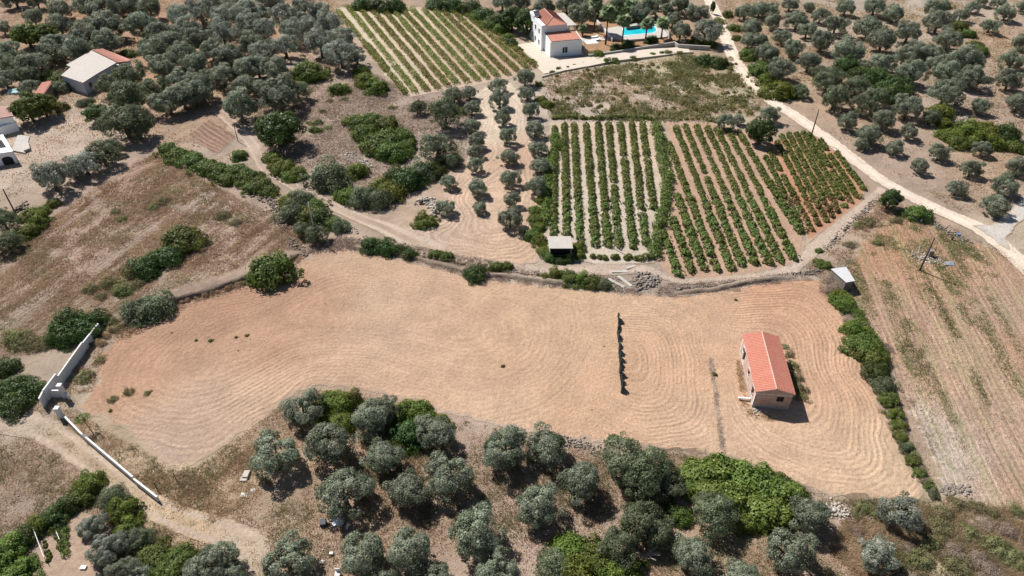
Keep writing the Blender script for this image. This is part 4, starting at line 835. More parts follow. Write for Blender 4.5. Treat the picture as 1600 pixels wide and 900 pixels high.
stone_wall([(655,318),(668,312),(682,322),(680,336)], 1.1, .8, 228, 'pale boulder heap between footpath and avenue', 'palestone', 7, (.14, .34), 'stone_pile', 'stone pile')
stone_wall([(668,352),(680,358)], .7, .4, 48, 'small spill of white stones under the shrub', 'palestone', 8, (.12, .26), 'stone_pile', 'stone pile')
stone_wall([(1425,400),(1440,405),(1455,402),(1470,412)], 1.6, .25, 252, 'scattered rubble around the foot of the utility pole', 'palestone', 9, (.06, .2), 'rubble', 'rubble')
stone_wall([(1450,345),(1480,362),(1500,372),(1512,380)], 1.0, .4, 192, 'reddish brown rubble heap beside the dirt road', 'stone', 10, (.08, .24), 'rubble', 'rubble')
stone_wall([(1290,795),(1302,798),(1320,803)], .9, .4, 180, 'grey boulders at the lower edge of the ploughed field', 'palestone', 11, (.1, .26), 'stone_pile', 'stone pile')
stone_wall([(1476,768),(1490,764),(1510,768)], .8, .3, 156, 'grey stone heap at the corner of the harvested field', 'stone', 12, (.1, .26), 'stone_pile', 'stone pile')
stone_wall([(880,690),(905,695),(935,705)], .9, .25, 156, 'line of grey stones under the ploughed field', 'stone', 13, (.08, .2))
stone_wall([(1480,190),(1500,192),(1510,184)], 1.2, .4, 96, 'bright stones below the dense right grove', 'palestone', 14, (.12, .3), 'stone_pile', 'stone pile')
stone_wall([(1543,125),(1545,145),(1540,160)], 1.0, .4, 84, 'line of bright stones at the far right grove', 'palestone', 15, (.12, .3), 'stone_pile', 'stone pile')
stone_wall([(545,240),(560,250),(580,262)], 1.4, .5, 144, 'grey boulders between the two big shrub masses', 'palestone', 16, (.12, .32), 'stone_pile', 'stone pile')
stone_wall([(22,332),(35,325),(40,318)], .9, .6, 96, 'small heap of stones beside the leaning pole', 'stone', 17, (.12, .28), 'stone_pile', 'stone pile')
stone_wall([(285,388),(300,386),(312,388)], .6, .3, 36, 'a few grey stones under the round bush', 'stone', 18, (.12, .26), 'stone_pile', 'stone pile')
stone_wall([(560,12),(545,12),(535,8)], .8, .4, 36, 'stones at the top left corner of the upper vineyard', 'stone', 19, (.12, .26), 'stone_pile', 'stone pile')
stone_wall([(666,14),(690,12),(712,11)], .8, .5, 72, 'stone heap behind the upper vineyard rows', 'stone', 20, (.14, .3), 'stone_pile', 'stone pile')
stone_wall([(560,365),(545,352),(530,345)], .5, .3, 54, 'row of pale stones on the lower side of the footpath', 'palestone', 21, (.1, .22))
def loose(px, n, seed, label, size=(.05, .13)):
    g = np.random.default_rng(seed); poly = GP(px); x0, y0 = poly.min(0); x1, y1 = poly.max(0)
    P = np.c_[g.uniform(x0, x1, n*4), g.uniform(y0, y1, n*4)]; P = P[inpoly(P, poly)][:n]
    o = link("loose_stones", stones_mesh("loose_stones", np.c_[P, hgt(*P.T)+.05], g.uniform(*size, len(P)), seed), M['palestone']); tag(o, label, kind='stuff')
loose(RF, 500, 41, 'white stones strewn on the harvested field')
loose(BOT, 500, 42, 'pale stones strewn on the lower slope')
loose([(1130,0),(1160,110),(1290,210),(1500,330),(1700,280),(1700,-30)], 700, 43, 'pale stones strewn under the right grove', (.08, .25))
loose(FIELD, 350, 44, 'small stones strewn on the ploughed field', (.04, .09))

# ------------------------------------------------------------------ buildings
def frame_obj(name, origin, ang, label, cat, z=None):
    o = empty(name, (origin[0], origin[1], H1(*origin) if z is None else z), label, cat, None, ang); return o
def roof_tiles(mb, o, du, dv, n_col, n_row, amp=.045, step=.03):
    """corrugated, stepped tile slope: du along the eaves, dv up the slope"""
    o, du, dv = Vector(o), Vector(du), Vector(dv); nn = du.cross(dv).normalized(); nn = nn if nn.z > 0 else -nn; k = 4
    for r in range(n_row):
        b = len(mb.v)
        for e, (t, l) in enumerate(((r/n_row, step), ((r+1.06)/n_row, 0))):
            for c in range(n_col*k+1):
                w = math.cos(2*math.pi*c/k)
                mb.v.append(tuple(o+du*(c/(n_col*k))+dv*min(t, 1)+nn*(l+amp*(w if w > 0 else w*.8))))
        m = n_col*k+1
        for c in range(m-1): mb.f.append([b+c, b+c+1, b+m+c+1, b+m+c])
def wall_open(mb, L, H_, T, holes, axis, at, flip=1):
    """wall along an axis with rectangular openings (a, b, z0, z1); at = position of its outer face"""
    xs = sorted({0, L, *[h[0] for h in holes], *[h[1] for h in holes]})
    for a, b in zip(xs[:-1], xs[1:]):
        spans = [(0, H_)]
        for h in holes:
            if h[0] <= a and h[1] >= b: spans = [q for s0, s1 in spans for q in ((s0, min(s1, h[2])), (max(s0, h[3]), s1)) if q[1]-q[0] > 1e-4]
        for z0, z1 in spans:
            y0, y1 = (at, at+T*flip) if flip > 0 else (at+T*flip, at)
            if axis == 'x': mb.box(a, y0, z0, b, y1, z1)
            else: mb.box(y0, a, z0, y1, b, z1)
# brick building with a red tiled roof
A = math.atan2(-.43, 4.21)
bh = frame_obj("brick_building", (30.6, 60.75), A, 'unplastered brick building with a red tiled gable roof in the ploughed field', 'building')
W, L, HE, HR = 4.5, 10.3, 3.0, 3.68
mb = MB()
wall_open(mb, W, HE, .22, [(2.7, 3.6, 1.35, 2.2)], 'x', 0)
wall_open(mb, W, HE, .22, [], 'x', L, -1)
mb2 = MB(); wall_open(mb2, L-.446, HE, .22, [(.7, 1.6, .9, 2.3), (3.9, 4.7, 1.2, 2.2), (7.3, 8.3, .1, 2.3), (8.5, 8.9, 1.3, 2.1)], 'y', 0)
for v in mb2.v: mb.v.append((v[0], v[1]+.223, v[2]))
b0 = len(mb.v)-len(mb2.v); mb.f += [[b0+i for i in f] for f in mb2.f]
mb3 = MB(); wall_open(mb3, L-.446, HE, .22, [(2, 3, 1.2, 2.2), (6, 7, 1.2, 2.2)], 'y', W, -1)
b0 = len(mb.v); mb.v += [(v[0], v[1]+.223, v[2]) for v in mb3.v]; mb.f += [[b0+i for i in f] for f in mb3.f]
for y0, y1 in ((.0, .22), (L-.22, L)): mb.prism([(0, y0), (W, y0), (W, y1), (0, y1)], HE+.002, HE+.003); mb.poly([(0, y0, HE), (W, y0, HE), (W/2, y0, HR-.03)]); mb.poly([(0, y1, HE), (W, y1, HE), (W/2, y1, HR-.03)])
mb.build("wall", M['brick'], bh)
mb = MB(); mb.box(-.03, -.03, -.4, W+.03, L+.03, .28); mb.build("plinth", M['concrete'], bh)
mb = MB(); mb.box(-.025, .25, 2.42, .0, L-.25, 2.6); mb.box(-.03, -.03, .3, .0, .3, 2.99); mb.box(-.03, L-.3, .3, 0, L+.0, 2.99); mb.box(-.02, -.025, 2.45, W+.02, 0, 2.6); mb.build("concrete_band", M['whitewall'], bh)
mb = MB(); mb.box(.25, .25, .29, W-.25, L-.25, .32); mb.build("floor_shade", M['room_shade'], bh)  # thin sheet over the plinth, interior shade painted into its colour
for hh_ in [(.7, 1.6, .9, 2.3), (3.9, 4.7, 1.2, 2.2), (7.3, 8.3, .1, 2.3), (8.5, 8.9, 1.3, 2.1)]:
    mb = MB(); y0, y1 = hh_[0]+.223, hh_[1]+.223; mb.box(-.05, y0-.08, hh_[2]-.09, .1, y1+.08, hh_[2]); mb.build("window_sill", M['whitewall'], bh); MB().box(-.035, y0-.1, hh_[3], .05, y1+.1, hh_[3]+.12).build("lintel", M['whitewall'], bh)
mb = MB(); mb.box(2.66, .06, 1.31, 3.64, .1, 1.35); mb.box(2.66, .06, 2.2, 3.64, .1, 2.24); mb.box(2.7, .12, 1.35, 3.6, .14, 2.2); mb.build("window", M['room_shade'], bh)  # near-black pane, the dark of the room behind painted on
roof = MB(); ov = .16; zo = HE-.08; hw = W/2+ov
roof.poly([(-ov, -ov, zo), (W/2, -ov, HR), (W/2, L+ov, HR), (-ov, L+ov, zo)]); roof.poly([(W+ov, -ov, zo), (W/2, -ov, HR), (W/2, L+ov, HR), (W+ov, L+ov, zo)])
roof.poly([(-ov, -ov, zo-.1), (W/2, -ov, HR-.1), (W/2, L+ov, HR-.1), (-ov, L+ov, zo-.1)]); roof.poly([(W+ov, -ov, zo-.1), (W/2, -ov, HR-.1), (W/2, L+ov, HR-.1), (W+ov, L+ov, zo-.1)])
rf = roof.build("roof", M['tile_red'], bh)
t = MB(); roof_tiles(t, (-ov-.05, -ov, zo+.05), (0, L+2*ov, 0), (hw+.05, 0, HR-zo), 36, 7); roof_tiles(t, (W+ov+.05, -ov, zo+.05), (0, L+2*ov, 0), (-hw-.05, 0, HR-zo), 36, 7)
to = t.build("roof_tiles", M['tile_red'], rf); to['kind'] = 'stuff'
t = MB(); t.tube([(W/2, -ov-.03, HR+.07), (W/2, L+ov+.03, HR+.07)], .1, 8); t.build("ridge_cap", M['tile_pink'], rf)
for y in (-ov-.06, L+ov):
  t = MB(); t.prism([(-ov, y), (W/2, y), (W/2, y+.06), (-ov, y+.06)], [zo-.1, HR-.1, HR-.1, zo-.1], [zo+.08, HR+.08, HR+.08, zo+.08]); t.prism([(W+ov, y), (W/2, y), (W/2, y+.06), (W+ov, y+.06)], [zo-.1, HR-.1, HR-.1, zo-.1], [zo+.08, HR+.08, HR+.08, zo+.08])
  v_ = t.build("verge", M['tile_pink'], rf)
mb = MB(); mb.box(-1.6, 1.0, .3, -.06, 1.25, .42); mb.box(-1.5, 1.0, -.3, -1.3, 1.25, .3); mb.build("step_slab", M['whitewall'], bh)
p = G(1183, 642); g5 = np.random.default_rng(3); pp = np.c_[g5.normal(p.x, .5, 30), g5.normal(p.y, .3, 30)]
o = link('rubble', stones_mesh('rubble', np.c_[pp, hgt(*pp.T)+.08], g5.uniform(.08, .22, 30), 5), M['palestone']); tag(o, 'white rubble lying at the near corner of the brick building', 'rubble', kind='stuff')

# open shed in the vineyard
s0 = G(859, 403); s1 = G(892, 403); sw = s1.x-s0.x
sh = frame_obj("open_shed", (s0.x, s0.y), 0, 'small open shed with a pale flat roof in front of the pale soil vineyard', 'shed')
mb = MB(); mb.prism([(-.2, -.25), (sw+.25, -.25), (sw+.05, 2.9), (-.25, 2.9)], [2.0, 2.0, 2.25, 2.25], [2.08, 2.08, 2.33, 2.33]); mb.build("roof", M['tile_pink'] if 0 else M['slab'], sh, .02)
mb = MB(); mb.box(-.1, 0, -.2, .0, 2.7, 2.0); mb.box(0, 2.6, -.2, sw, 2.7, 2.15); mb.box(sw, .9, -.2, sw+.1, 2.7, 2.0); mb.box(.002, .8, -.2, sw-.002, .9, 1.95); mb.build("wall", M['whitewall'], sh)
for x in (0.02, sw-.12): MB().box(x, -.05, -.2, x+.1, .05, 1.99).build("post", M['palewood'], sh)
MB().box(.05, .7, -.1, sw-.05, .78, 1.9).build("shade_panel", M['room_shade'], sh)  # sheet before the rear wall, painted with the shed's inner shade

# tin roofed hut right of the field
a, b, c_, d = [G(*q, 1.9) for q in ((1298,421), (1322,417), (1336,439), (1322,442))]
hut = frame_obj("tin_roofed_hut", (c_.x, c_.y), 0, 'small hut with a whitish sheet roof at the upper right corner of the ploughed field', 'hut')
pt = [(q.x-c_.x, q.y-c_.y) for q in (a, d, c_, b)]; ctr = (sum(q[0] for q in pt)/4, sum(q[1] for q in pt)/4)
MB().prism(pt, 1.86, 1.94).build("roof", M['metal_sheet'], hut)
ptw = [(ctr[0]+(q[0]-ctr[0])*.9, ctr[1]+(q[1]-ctr[1])*.9) for q in pt]
MB().prism(ptw, -.3, 1.855).build("wall", M['stone'], hut)

# white villa
vo_, vr = G(859.3, 90.4), G(908.2, 86.7); VA = math.atan2(vr.y-vo_.y, vr.x-vo_.x); WV = (vr-vo_).to_2d().length
vi = frame_obj("white_villa", (vo_.x, vo_.y), VA, 'white two storey villa with terracotta roofs beside the pool', 'house', z=vo_.z)
mb = MB(); wall_open(mb, WV, 4.05, .25, [(3.4, 4.8, .95, 2.45)], 'x', 0)
mb.prism([(0, .253), (.25, .253), (.25, 5.5), (0, 5.5)], -.3, [4.05, 4.05, 4.75, 4.75]); mb.prism([(WV-.25, .253), (WV, .253), (WV, 5.5), (WV-.25, 5.5)], -.3, [4.05, 4.05, 4.75, 4.75])
mb.build("wing_wall", M['white'], vi)
mb = MB(); mb.box(-.75, 5.5, -.3, 6.15, 16.2, 6.45); mb.build("main_wall", M['white'], vi)
mb = MB(); mb.box(-.75, 5.5, 6.45, .2, 16.2, 6.7); mb.box(-.85, 12.5, 6.45, 0, 16.3, 7.2); mb.build("parapet", M['white'], vi)
def flat_roof(pts, name, mat, cols, rows, parent):
    o_, e_, u_ = pts; q = MB(); q.poly([o_, tuple(Vector(o_)+Vector(e_)), tuple(Vector(o_)+Vector(e_)+Vector(u_)), tuple(Vector(o_)+Vector(u_))]); f = q.build(name, mat, parent)
    tt = MB(); roof_tiles(tt, Vector(o_)+Vector((0, 0, .06)), e_, u_, cols, rows, .05, .03); k_ = tt.build("roof_tiles", mat, f); k_['kind'] = 'stuff'; return f
flat_roof(((.3, .15, 4.12), (WV-.6, 0, 0), (0, 5.35, .62)), "wing_roof", M['tile_villa'], 30, 12, vi)
hip = MB(); x0, x1, y0, y1, ze, zr, xm = .2, 6.25, 5.35, 16.3, 6.5, 7.55, 3.2
hip.poly([(x0, y0, ze), (x1, y0, ze), (xm, y0+3.2, zr)]); hip.poly([(x0, y0, ze), (xm, y0+3.2, zr), (xm, y1, zr), (x0, y1, ze)]); hip.poly([(x1, y0, ze), (xm, y0+3.2, zr), (xm, y1, zr), (x1, y1, ze)]); hip.poly([(x0, y1, ze), (x1, y1, ze), (xm, y1, zr)])
ho = hip.build("main_roof", M['tile_villa'], vi)
MB().tube([(x0, y0, ze+.05), (xm, y0+3.2, zr+.05), (xm, y1, zr+.05)], .12, 6).tube([(x1, y0, ze+.05), (xm, y0+3.2, zr+.05)], .12, 6).build("ridge_cap", M['tile_pink'], ho)
tt = MB()
for i in range(24):
    y = y0+.4+i*(y1-y0-.5)/24; hx = xm-x0; k_ = min(1, (y-y0)/3.2)
    tt.tube([(x0, y, ze+.03), (x0+hx*k_, y, ze+(zr-ze)*k_+.03)], .06, 4); hx = x1-xm; tt.tube([(x1, y, ze+.03), (x1-hx*k_, y, ze+(zr-ze)*k_+.03)], .06, 4)
for i in range(16):
    x = x0+.3+i*(x1-x0-.5)/16; k_ = (x-x0)/(xm-x0) if x < xm else (x1-x)/(x1-xm); tt.tube([(x, y0, ze+.03), (x, y0+3.2*k_, ze+(zr-ze)*k_+.03)], .06, 4)
k_ = tt.build("roof_tiles", M['tile_villa'], ho); k_['kind'] = 'stuff'
MB().box(6.16, 5.7, 5.75, 9.0, 16.4, 5.98).build("terrace_roof", M['slab'], vi)
MB().box(6.16, 5.7, 2.8, 9.0, 16.4, 3.0).build("balcony_floor", M['white'], vi)
for y in (5.9, 10.5, 16.0):
    MB().box(8.6, y, -.2, 8.85, y+.25, 2.79).build("column", M['white'], vi); MB().box(8.6, y, 3.01, 8.85, y+.25, 5.74).build("column", M['white'], vi)
wf = MB().box(3.3, -.03, .87, 4.9, .0, .95).box(3.3, -.03, 2.45, 4.9, 0, 2.53).box(4.05, .1, .95, 4.15, .15, 2.45).build("window_frame", M['white'], vi)
MB().box(3.4, .16, .95, 4.8, .2, 2.45).build("pane", M['glass'], wf)
for y in (7.2, 10.5, 13.5):
    for z in (1, 4):
        w_ = MB().box(-.8, y-.06, z-.08, -.75, y+1.06, z).box(-.8, y-.06, z, -.75, y, z+1.3).box(-.8, y+1, z, -.75, y+1.06, z+1.3).box(-.8, y-.06, z+1.3, -.75, y+1.06, z+1.38).build("window_frame", M['white'], vi); MB().box(-.77, y, z+.002, -.752, y+1, z+1.298).build("pane", M['glass'], w_)
MB().box(-.95, -.35, -.4, WV+.6, 5.4, .12).build("base_slab", M['slab'], vi)
sol = empty("solar_heater", (0, 0, 0), 'solar water heater on the left edge of the villa roof', 'solar heater'); Rm = Matrix.Translation((vo_.x, vo_.y, vo_.z)) @ Matrix.Rotation(VA, 4, 'Z') @ Matrix.Translation((-.2, 12.9, 7.2)); sol.matrix_world = Rm
MB().tube([(-.5, .6, .75), (1.0, .6, .75)], .28, 10).build("tank", M['metal'], sol, smooth=True); MB().prism([(-.5, -1.2), (1, -1.2), (1, .3), (-.5, .3)], [.05, .05, .6, .6], [.13, .13, .68, .68]).build("panel", M['darkmetal'], sol); MB().box(-.4, .5, 0, -.3, .6, .6).box(.8, .5, 0, .9, .6, .6).build("stand", M['metal'], sol)
p = G(924, 66, 2.2); pg = empty("pergola", p, 'small white slatted pergola at the villa right corner', 'pergola', None, VA)
for i in range(8): MB().box(-1.6+i*.42, -1.3, 2.2, -1.4+i*.42, 1.3, 2.28).build("slat", M['white'], pg)
for x in (-1.5, 1.4):
    for y in (-1.2, 1.1): MB().box(x, y, -.3, x+.1, y+.1, 2.1).build("post", M['white'], pg)
    MB().box(x, -1.25, 2.1, x+.1, 1.25, 2.197).build("beam", M['white'], pg)
for i, (x, y) in enumerate([(928, 57.5), (931, 62)]):
    p = G(x, y, .3); lo = empty("sun_lounger", p, ['white sun lounger on the lawn, the upper of two', 'white sun lounger on the lawn, the lower of two'][i], 'sun lounger', 'white sun loungers on the villa lawn', VA)
    MB().box(-1, -.4, .3, .4, .4, .4).build("seat", M['white'], lo); MB().prism([(.41, -.4), (1.1, -.4), (1.1, .4), (.41, .4)], [.3, .6, .6, .3], [.4, .7, .7, .4]).build("backrest", M['white'], lo)
    for q in ((-.9, -.35), (-.9, .3), (.3, -.35), (.3, .3)): MB().box(q[0], q[1], -.1, q[0]+.06, q[1]+.06, .299).build("leg", M['white'], lo)
# pool
pw = GP([(974,46),(1014,40.5),(1024,44),(1026,50),(1020,53.5),(974,59)])
pool = empty("swimming_pool", (pw[0][0], pw[0][1], ZT), 'turquoise swimming pool with rounded right end behind the palms', 'pool')
lp = [(q[0]-pw[0][0], q[1]-pw[0][1]) for q in pw]; cx = (sum(q[0] for q in lp)/6, sum(q[1] for q in lp)/6)
MB().prism(lp, .002, .012).build("water", M['water'], pool)
lpo = [(cx[0]+(q[0]-cx[0])*1.05, cx[1]+(q[1]-cx[1])*1.08) for q in lp]; rim = MB()
for i in range(6):
    j = (i+1) % 6; rim.prism([lp[i], lp[j], lpo[j], lpo[i]], .004, .06)
rim.build("pool_edge", M['white'], pool)
# walls as things: segment walls following a photo line (top points) with a height
def wall_line(name, px, h, th, mat, label, cat='wall', dz=None, foot=.4, top=None, parent=None):
    pts = [G(x, y, h) for x, y in px]; o0 = pts[0]; mb = MB()
    for i in range(len(pts)-1):
        a, b = pts[i], pts[i+1]; d = (b-a).to_2d().normalized(); n = Vector((-d.y, d.x))*th/2
        q = [(a.x-n.x, a.y-n.y), (b.x-n.x, b.y-n.y), (b.x+n.x, b.y+n.y), (a.x+n.x, a.y+n.y)]
        hh = dz[i] if dz else 0; zb = min(a.z, b.z)-foot
        mb.prism([(x-o0.x, y-o0.y) for x, y in q], zb-o0.z, [a.z+h+hh-o0.z, b.z+h+hh-o0.z, b.z+h+hh-o0.z, a.z+h+hh-o0.z])
    if parent is None:
        o = mb.build(name, mat); o.location = o0; return tag(o, label, cat)
    o = mb.build(name, mat, parent); o.location = o0-parent.location; return o
wall_line("garden_wall", [(920,85),(960,80),(1000,73.5),(1046,66.5),(1054,65),(1060,69),(1110,72)], 1.1, .35, M['concrete'], 'curving grey garden wall below the pool lawn')
wall_line("kerb_wall", [(847,119),(880,110),(912,104),(950,95),(990,90),(1014,87),(1016,84),(1084,81)], .4, .25, M['slab'], 'low pale wall along the lower side of the drive')
wall_line("pool_wall", [(933,31),(944,44),(957,60)], .9, .3, M['whitewall'], 'white low wall on the left of the pool')
wall_line("side_wall", [(1018,12),(1030,28),(1048,56)], 1.1, .3, M['concrete'], 'grey boundary wall on the right of the pool')
wall_line("pool_screen", [(979,42),(1006,38)], 1.2, .25, M['stone'], 'low dark stone wall behind the pool')
for i, (x, y, w) in enumerate([(872,106,9),(863,111,10),(887,104,7),(897,101,7),(912,98,7),(925,96,8),(936,92,10),(948,94,14),(962,93,14),(990,89,14),(1020,83,12),(1035,82,10),(1045,80,14),(1062,81,12)]):
    plant_one(x, y, w, random.choice(['mastic', 'yellow', 'bright']), f"small garden plant, {ORD[i]} from the left along the villa drive wall", 'small plants along the villa drive wall', 'garden_plant')

# palms
def palm(x, y, top, label, h=None, r=2.0):
    b = G(x, y); zs = np.arange(2, 14, .1); best = None
    for z in zs:
        v = Vector((b.x, b.y, b.z+z-CAM_H)); f = v.y*math.cos(PITCH)-v.z*math.sin(PITCH); u = v.y*math.sin(PITCH)+v.z*math.cos(PITCH); py = 450-FPX*u/f
        if best is None or abs(py-top) < best[0]: best = (abs(py-top), z)
    hh = best[1]; o = empty("palm_tree", b, label, 'palm tree', 'fan palms round the villa pool', random.uniform(0, 6))
    MB().tube([(0, 0, -.3), (0, 0, .4), (.05, 0, hh*.5), (0, 0, hh)], [.42, .28, .2, .2], 8).build("trunk", M['palm_bark'], o, smooth=True)
    sk = MB().tube([(0, 0, hh-1.6), (0, 0, hh-.8), (0, 0, hh)], [.24, .55, .3], 8).build("dead_leaf_skirt", M['palm_bark'], o, smooth=True)
    for k in range(26):
        a = k*2.4; el = 1.25-1.75*(k/25.); fo = link("frond", PALMF, None, o, (0, 0, hh)); fo.rotation_euler = (0, -el, a); s = r*random.uniform(.95, 1.25); fo.scale = (s, s, s)
def frond_mesh():
    V = []; F = []; n = 11
    def tri(a, b, c):
        k = len(V); V.extend([a, b, c, c]); F.append([k, k+1, k+2, k+2])
    q = MB()
    for i in range(n):                            # fan of leaflets on a short stalk
        a = (i-(n-1)/2)*.2; tip = Vector((math.cos(a)*1.0, math.sin(a)*.62, -.16-.12*abs(a))); mid = Vector((.42+.2*math.cos(a), math.sin(a)*.34, .02))
        s = Vector((-math.sin(a), math.cos(a), 0))*.085; q.poly([(.3, 0, 0), tuple(mid-s), tuple(tip), tuple(mid+s)])
    q.poly([(0, -.015, 0), (.32, -.015, 0), (.32, .015, 0), (0, .015, 0)]); me = q.mesh("frond"); at_ = me.attributes.new('v', 'FLOAT', 'FACE'); at_.data.foreach_set('value', np.full(len(me.polygons), .6, np.float32)); me.materials.append(M['palm']); return me
PALMF = frond_mesh()
palm(928, 50, 4, 'tall palm nearest the villa with its crown at the top edge', r=2.4)
palm(946, 70, 20, 'tall palm with brown leaf skirt left of the pool', r=2.3)
palm(972, 68, 34, 'fan palm in front of the left end of the pool', r=2.2)
palm(1008, 66, 38, 'fan palm in front of the middle of the pool', r=2.0)
palm(1033, 61, 37, 'fan palm at the right end of the pool', r=2.0)
palm(1009, 28, 6, 'fan palm behind the right part of the pool', r=2.0)
palm(982, 26, 8, 'fan palm behind the left part of the pool', r=1.9)
palm(910, 56, 46, 'short young palm beside the villa terrace', r=1.4)
p = G(1112, 22); ct = empty("cypress_tree", p, 'small dark pointed cypress beside the road top', 'tree'); ct.scale = (.8, .8, 2.2); link('trunk', TRUNKS[0], None, ct, (0, 0, .1)); link('crown', CR['darktree'][0], None, ct, (0, 0, .9))

# flat roofed house with red annex, upper left
def poly_house(name, label, corners, h, mat_w, mat_r, cat='house', over=.15, roofname='roof', thick=.18):
    P = [G(x, y, h) for x, y in corners]; o0 = P[0]; o = empty(name, o0, label, cat); pts = [(q.x-o0.x, q.y-o0.y) for q in P]; c = (sum(q[0] for q in pts)/len(pts), sum(q[1] for q in pts)/len(pts))
    MB().prism(pts, -.5, h-.002).build("wall", mat_w, o); pr = []
    for q in pts:
        d = Vector((q[0]-c[0], q[1]-c[1])); pr.append((q[0]+d.normalized().x*over, q[1]+d.normalized().y*over))
    MB().prism(pr, h, h+thick).build(roofname, mat_r, o); return o, pts, c
fh, pts, cc = poly_house("flat_roofed_house", 'white house with a wide pale flat roof and red annex roof', [(130,130),(151,117.5),(184,100.5),(164,91),(144.5,82.5),(105.5,104.5),(113,107.5),(97,119.5)], 3.0, plain("pale_blue_render", (.5, .53, .57), .85, .05, 2, .01, stain=.25), M['slab'])
q = [G(x, y, 3.3) for x, y in ((145,81),(162,77.5),(206,95),(186,101))]; t = MB(); o0 = fh.location
t.prism([(v.x-o0.x, v.y-o0.y) for v in q], [3.25, 2.9, 2.9, 3.25], [3.4, 3.05, 3.05, 3.4]); ao = t.build("annex_roof", M['tile_old'], fh)
c1, c2, c3, c4 = [Vector((v.x-o0.x, v.y-o0.y, 3.43 if i in (0, 3) else 3.08)) for i, v in enumerate(q)]
t = MB(); roof_tiles(t, c1, c4-c1, c2-c1, 26, 5, .05, .03); k_ = t.build("roof_tiles", M['tile_old'], ao); k_['kind'] = 'stuff'
qw = [((v.x-o0.x)*.97, (v.y-o0.y)*.97) for v in q]; MB().prism(qw, -.5, 2.9).build("annex_wall", M['whitewall'], fh)
a, b = Vector((*pts[0], 0)), Vector((*pts[1], 0)); d = (b-a).normalized(); n = Vector((d.y, -d.x, 0)); s = a+d*1.6
mbw = MB(); e0, e1 = s+n*.04, s+d*1.0+n*.04; mbw.prism([(s.x-n.x*.1, s.y-n.y*.1), (s.x+d.x-n.x*.1, s.y+d.y-n.y*.1), (e1.x, e1.y), (e0.x, e0.y)], 1.3, 2.3); mbw.build("window", M['glass'], fh)
# red roofed shed beside it
P = [G(*v, 2.6) for v in ((50,145),(64,126),(80,131),(68,147))]; o0 = P[0]; rs = empty("red_roofed_shed", o0, 'small dark walled shed with a faded red roof left of the flat roofed house', 'shed'); L_ = [(v.x-o0.x, v.y-o0.y) for v in P]
zz = [1.9, 1.9, 2.7, 2.7]; MB().prism(L_, -.5, [v-.1 for v in zz]).build("wall", M['stone'], rs); ro = MB().prism([(x*1.04, y*1.04) for x, y in L_], [v-.09 for v in zz], zz).build("roof", M['tile_old'], rs)
c1, c2, c3, c4 = [Vector((*L_[i], zz[i]+.05)) for i in range(4)]; t = MB(); roof_tiles(t, c1, c2-c1, c4-c1, 16, 5, .05, .03); k_ = t.build("roof_tiles", M['tile_old'], ro); k_['kind'] = 'stuff'
# white farmhouse at the left edge
P = [G(*v, 3.4) for v in ((21,181),(14,168.5),(-30,172),(-30,190))]; o0 = P[0]; fm = empty("white_farmhouse", o0, 'white farmhouse with faded pink tiled roof cut by the left edge', 'house'); L_ = [(v.x-o0.x, v.y-o0.y) for v in P]
MB().prism([(x-.3, y) for x, y in L_], -.6, 3.2).build("wall", M['white'], fm); ro = MB().prism(L_, [3.2, 3.7, 3.7, 3.2], [3.35, 3.85, 3.85, 3.35]).build("roof", M['tile_pink'], fm)
c1, c2, c3, c4 = [Vector((*L_[i], [3.4, 3.9, 3.9, 3.4][i])) for i in range(4)]; t = MB(); roof_tiles(t, c1, c4-c1, c2-c1, 24, 6, .06, .04); k_ = t.build("roof_tiles", M['tile_pink'], ro); k_['kind'] = 'stuff'
Q = [G(*v, 1.4) for v in ((26,194.5),(-2,203),(-20,190),(16,185))]; MB().prism([(v.x-o0.x, v.y-o0.y) for v in Q], -.6, 1.1).build("terrace", M['concrete'], fm)
for i in range(4):
    a, b = Q[i]-o0, Q[(i+1) % 4]-o0; d = (b-a).to_2d().normalized(); n = Vector((-d.y, d.x))*.12
    if i in (0, 3): MB().prism([(a.x-n.x, a.y-n.y), (b.x-n.x, b.y-n.y), (b.x+n.x, b.y+n.y), (a.x+n.x, a.y+n.y)], -.6+.01*i, 1.9).build("parapet", M['white'], fm)
Q = [G(*v, 2.4) for v in ((21,238),(5,211),(-30,216),(-30,246))]; an = MB().prism([(v.x-o0.x, v.y-o0.y) for v in Q], -.6, 2.4).build("annex_wall", M['white'], fm)
Qi = [G(*v, 2.4) for v in ((11,232),(3,220),(-24,223),(-24,236))]; MB().prism([(v.x-o0.x, v.y-o0.y) for v in Qi], 2.402, 2.43).build("roof_opening_shade", M['room_shade'], fm)  # dark sheet laid on the solid annex, painting the shade of an opening
a, b = [G(*v, 1.0)-o0 for v in ((6,249),(17,246))]
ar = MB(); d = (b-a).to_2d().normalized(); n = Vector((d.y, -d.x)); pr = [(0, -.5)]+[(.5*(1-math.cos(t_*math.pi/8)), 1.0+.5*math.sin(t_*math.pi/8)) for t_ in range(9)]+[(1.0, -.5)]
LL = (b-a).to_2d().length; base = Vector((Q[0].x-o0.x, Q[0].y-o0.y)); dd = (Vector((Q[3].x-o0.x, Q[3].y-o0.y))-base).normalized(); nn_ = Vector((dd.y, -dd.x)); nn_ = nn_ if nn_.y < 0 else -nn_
ar.poly([(*(base+dd*(.6+u*1.9)+nn_*.012), z) for u, z in pr]); ar.build("arched_doorway_shade", M['room_shade'], fm)  # uncut doorway: flat arch-shaped sheet with the inside shade painted on
o_, _, _ = poly_house("concrete_platform", 'low grey concrete platform beside the white farmhouse', [(28,210),(46,214),(40,240),(20,236)], .15, M['concrete'], M['concrete'], 'platform', .05, 'top', .05)
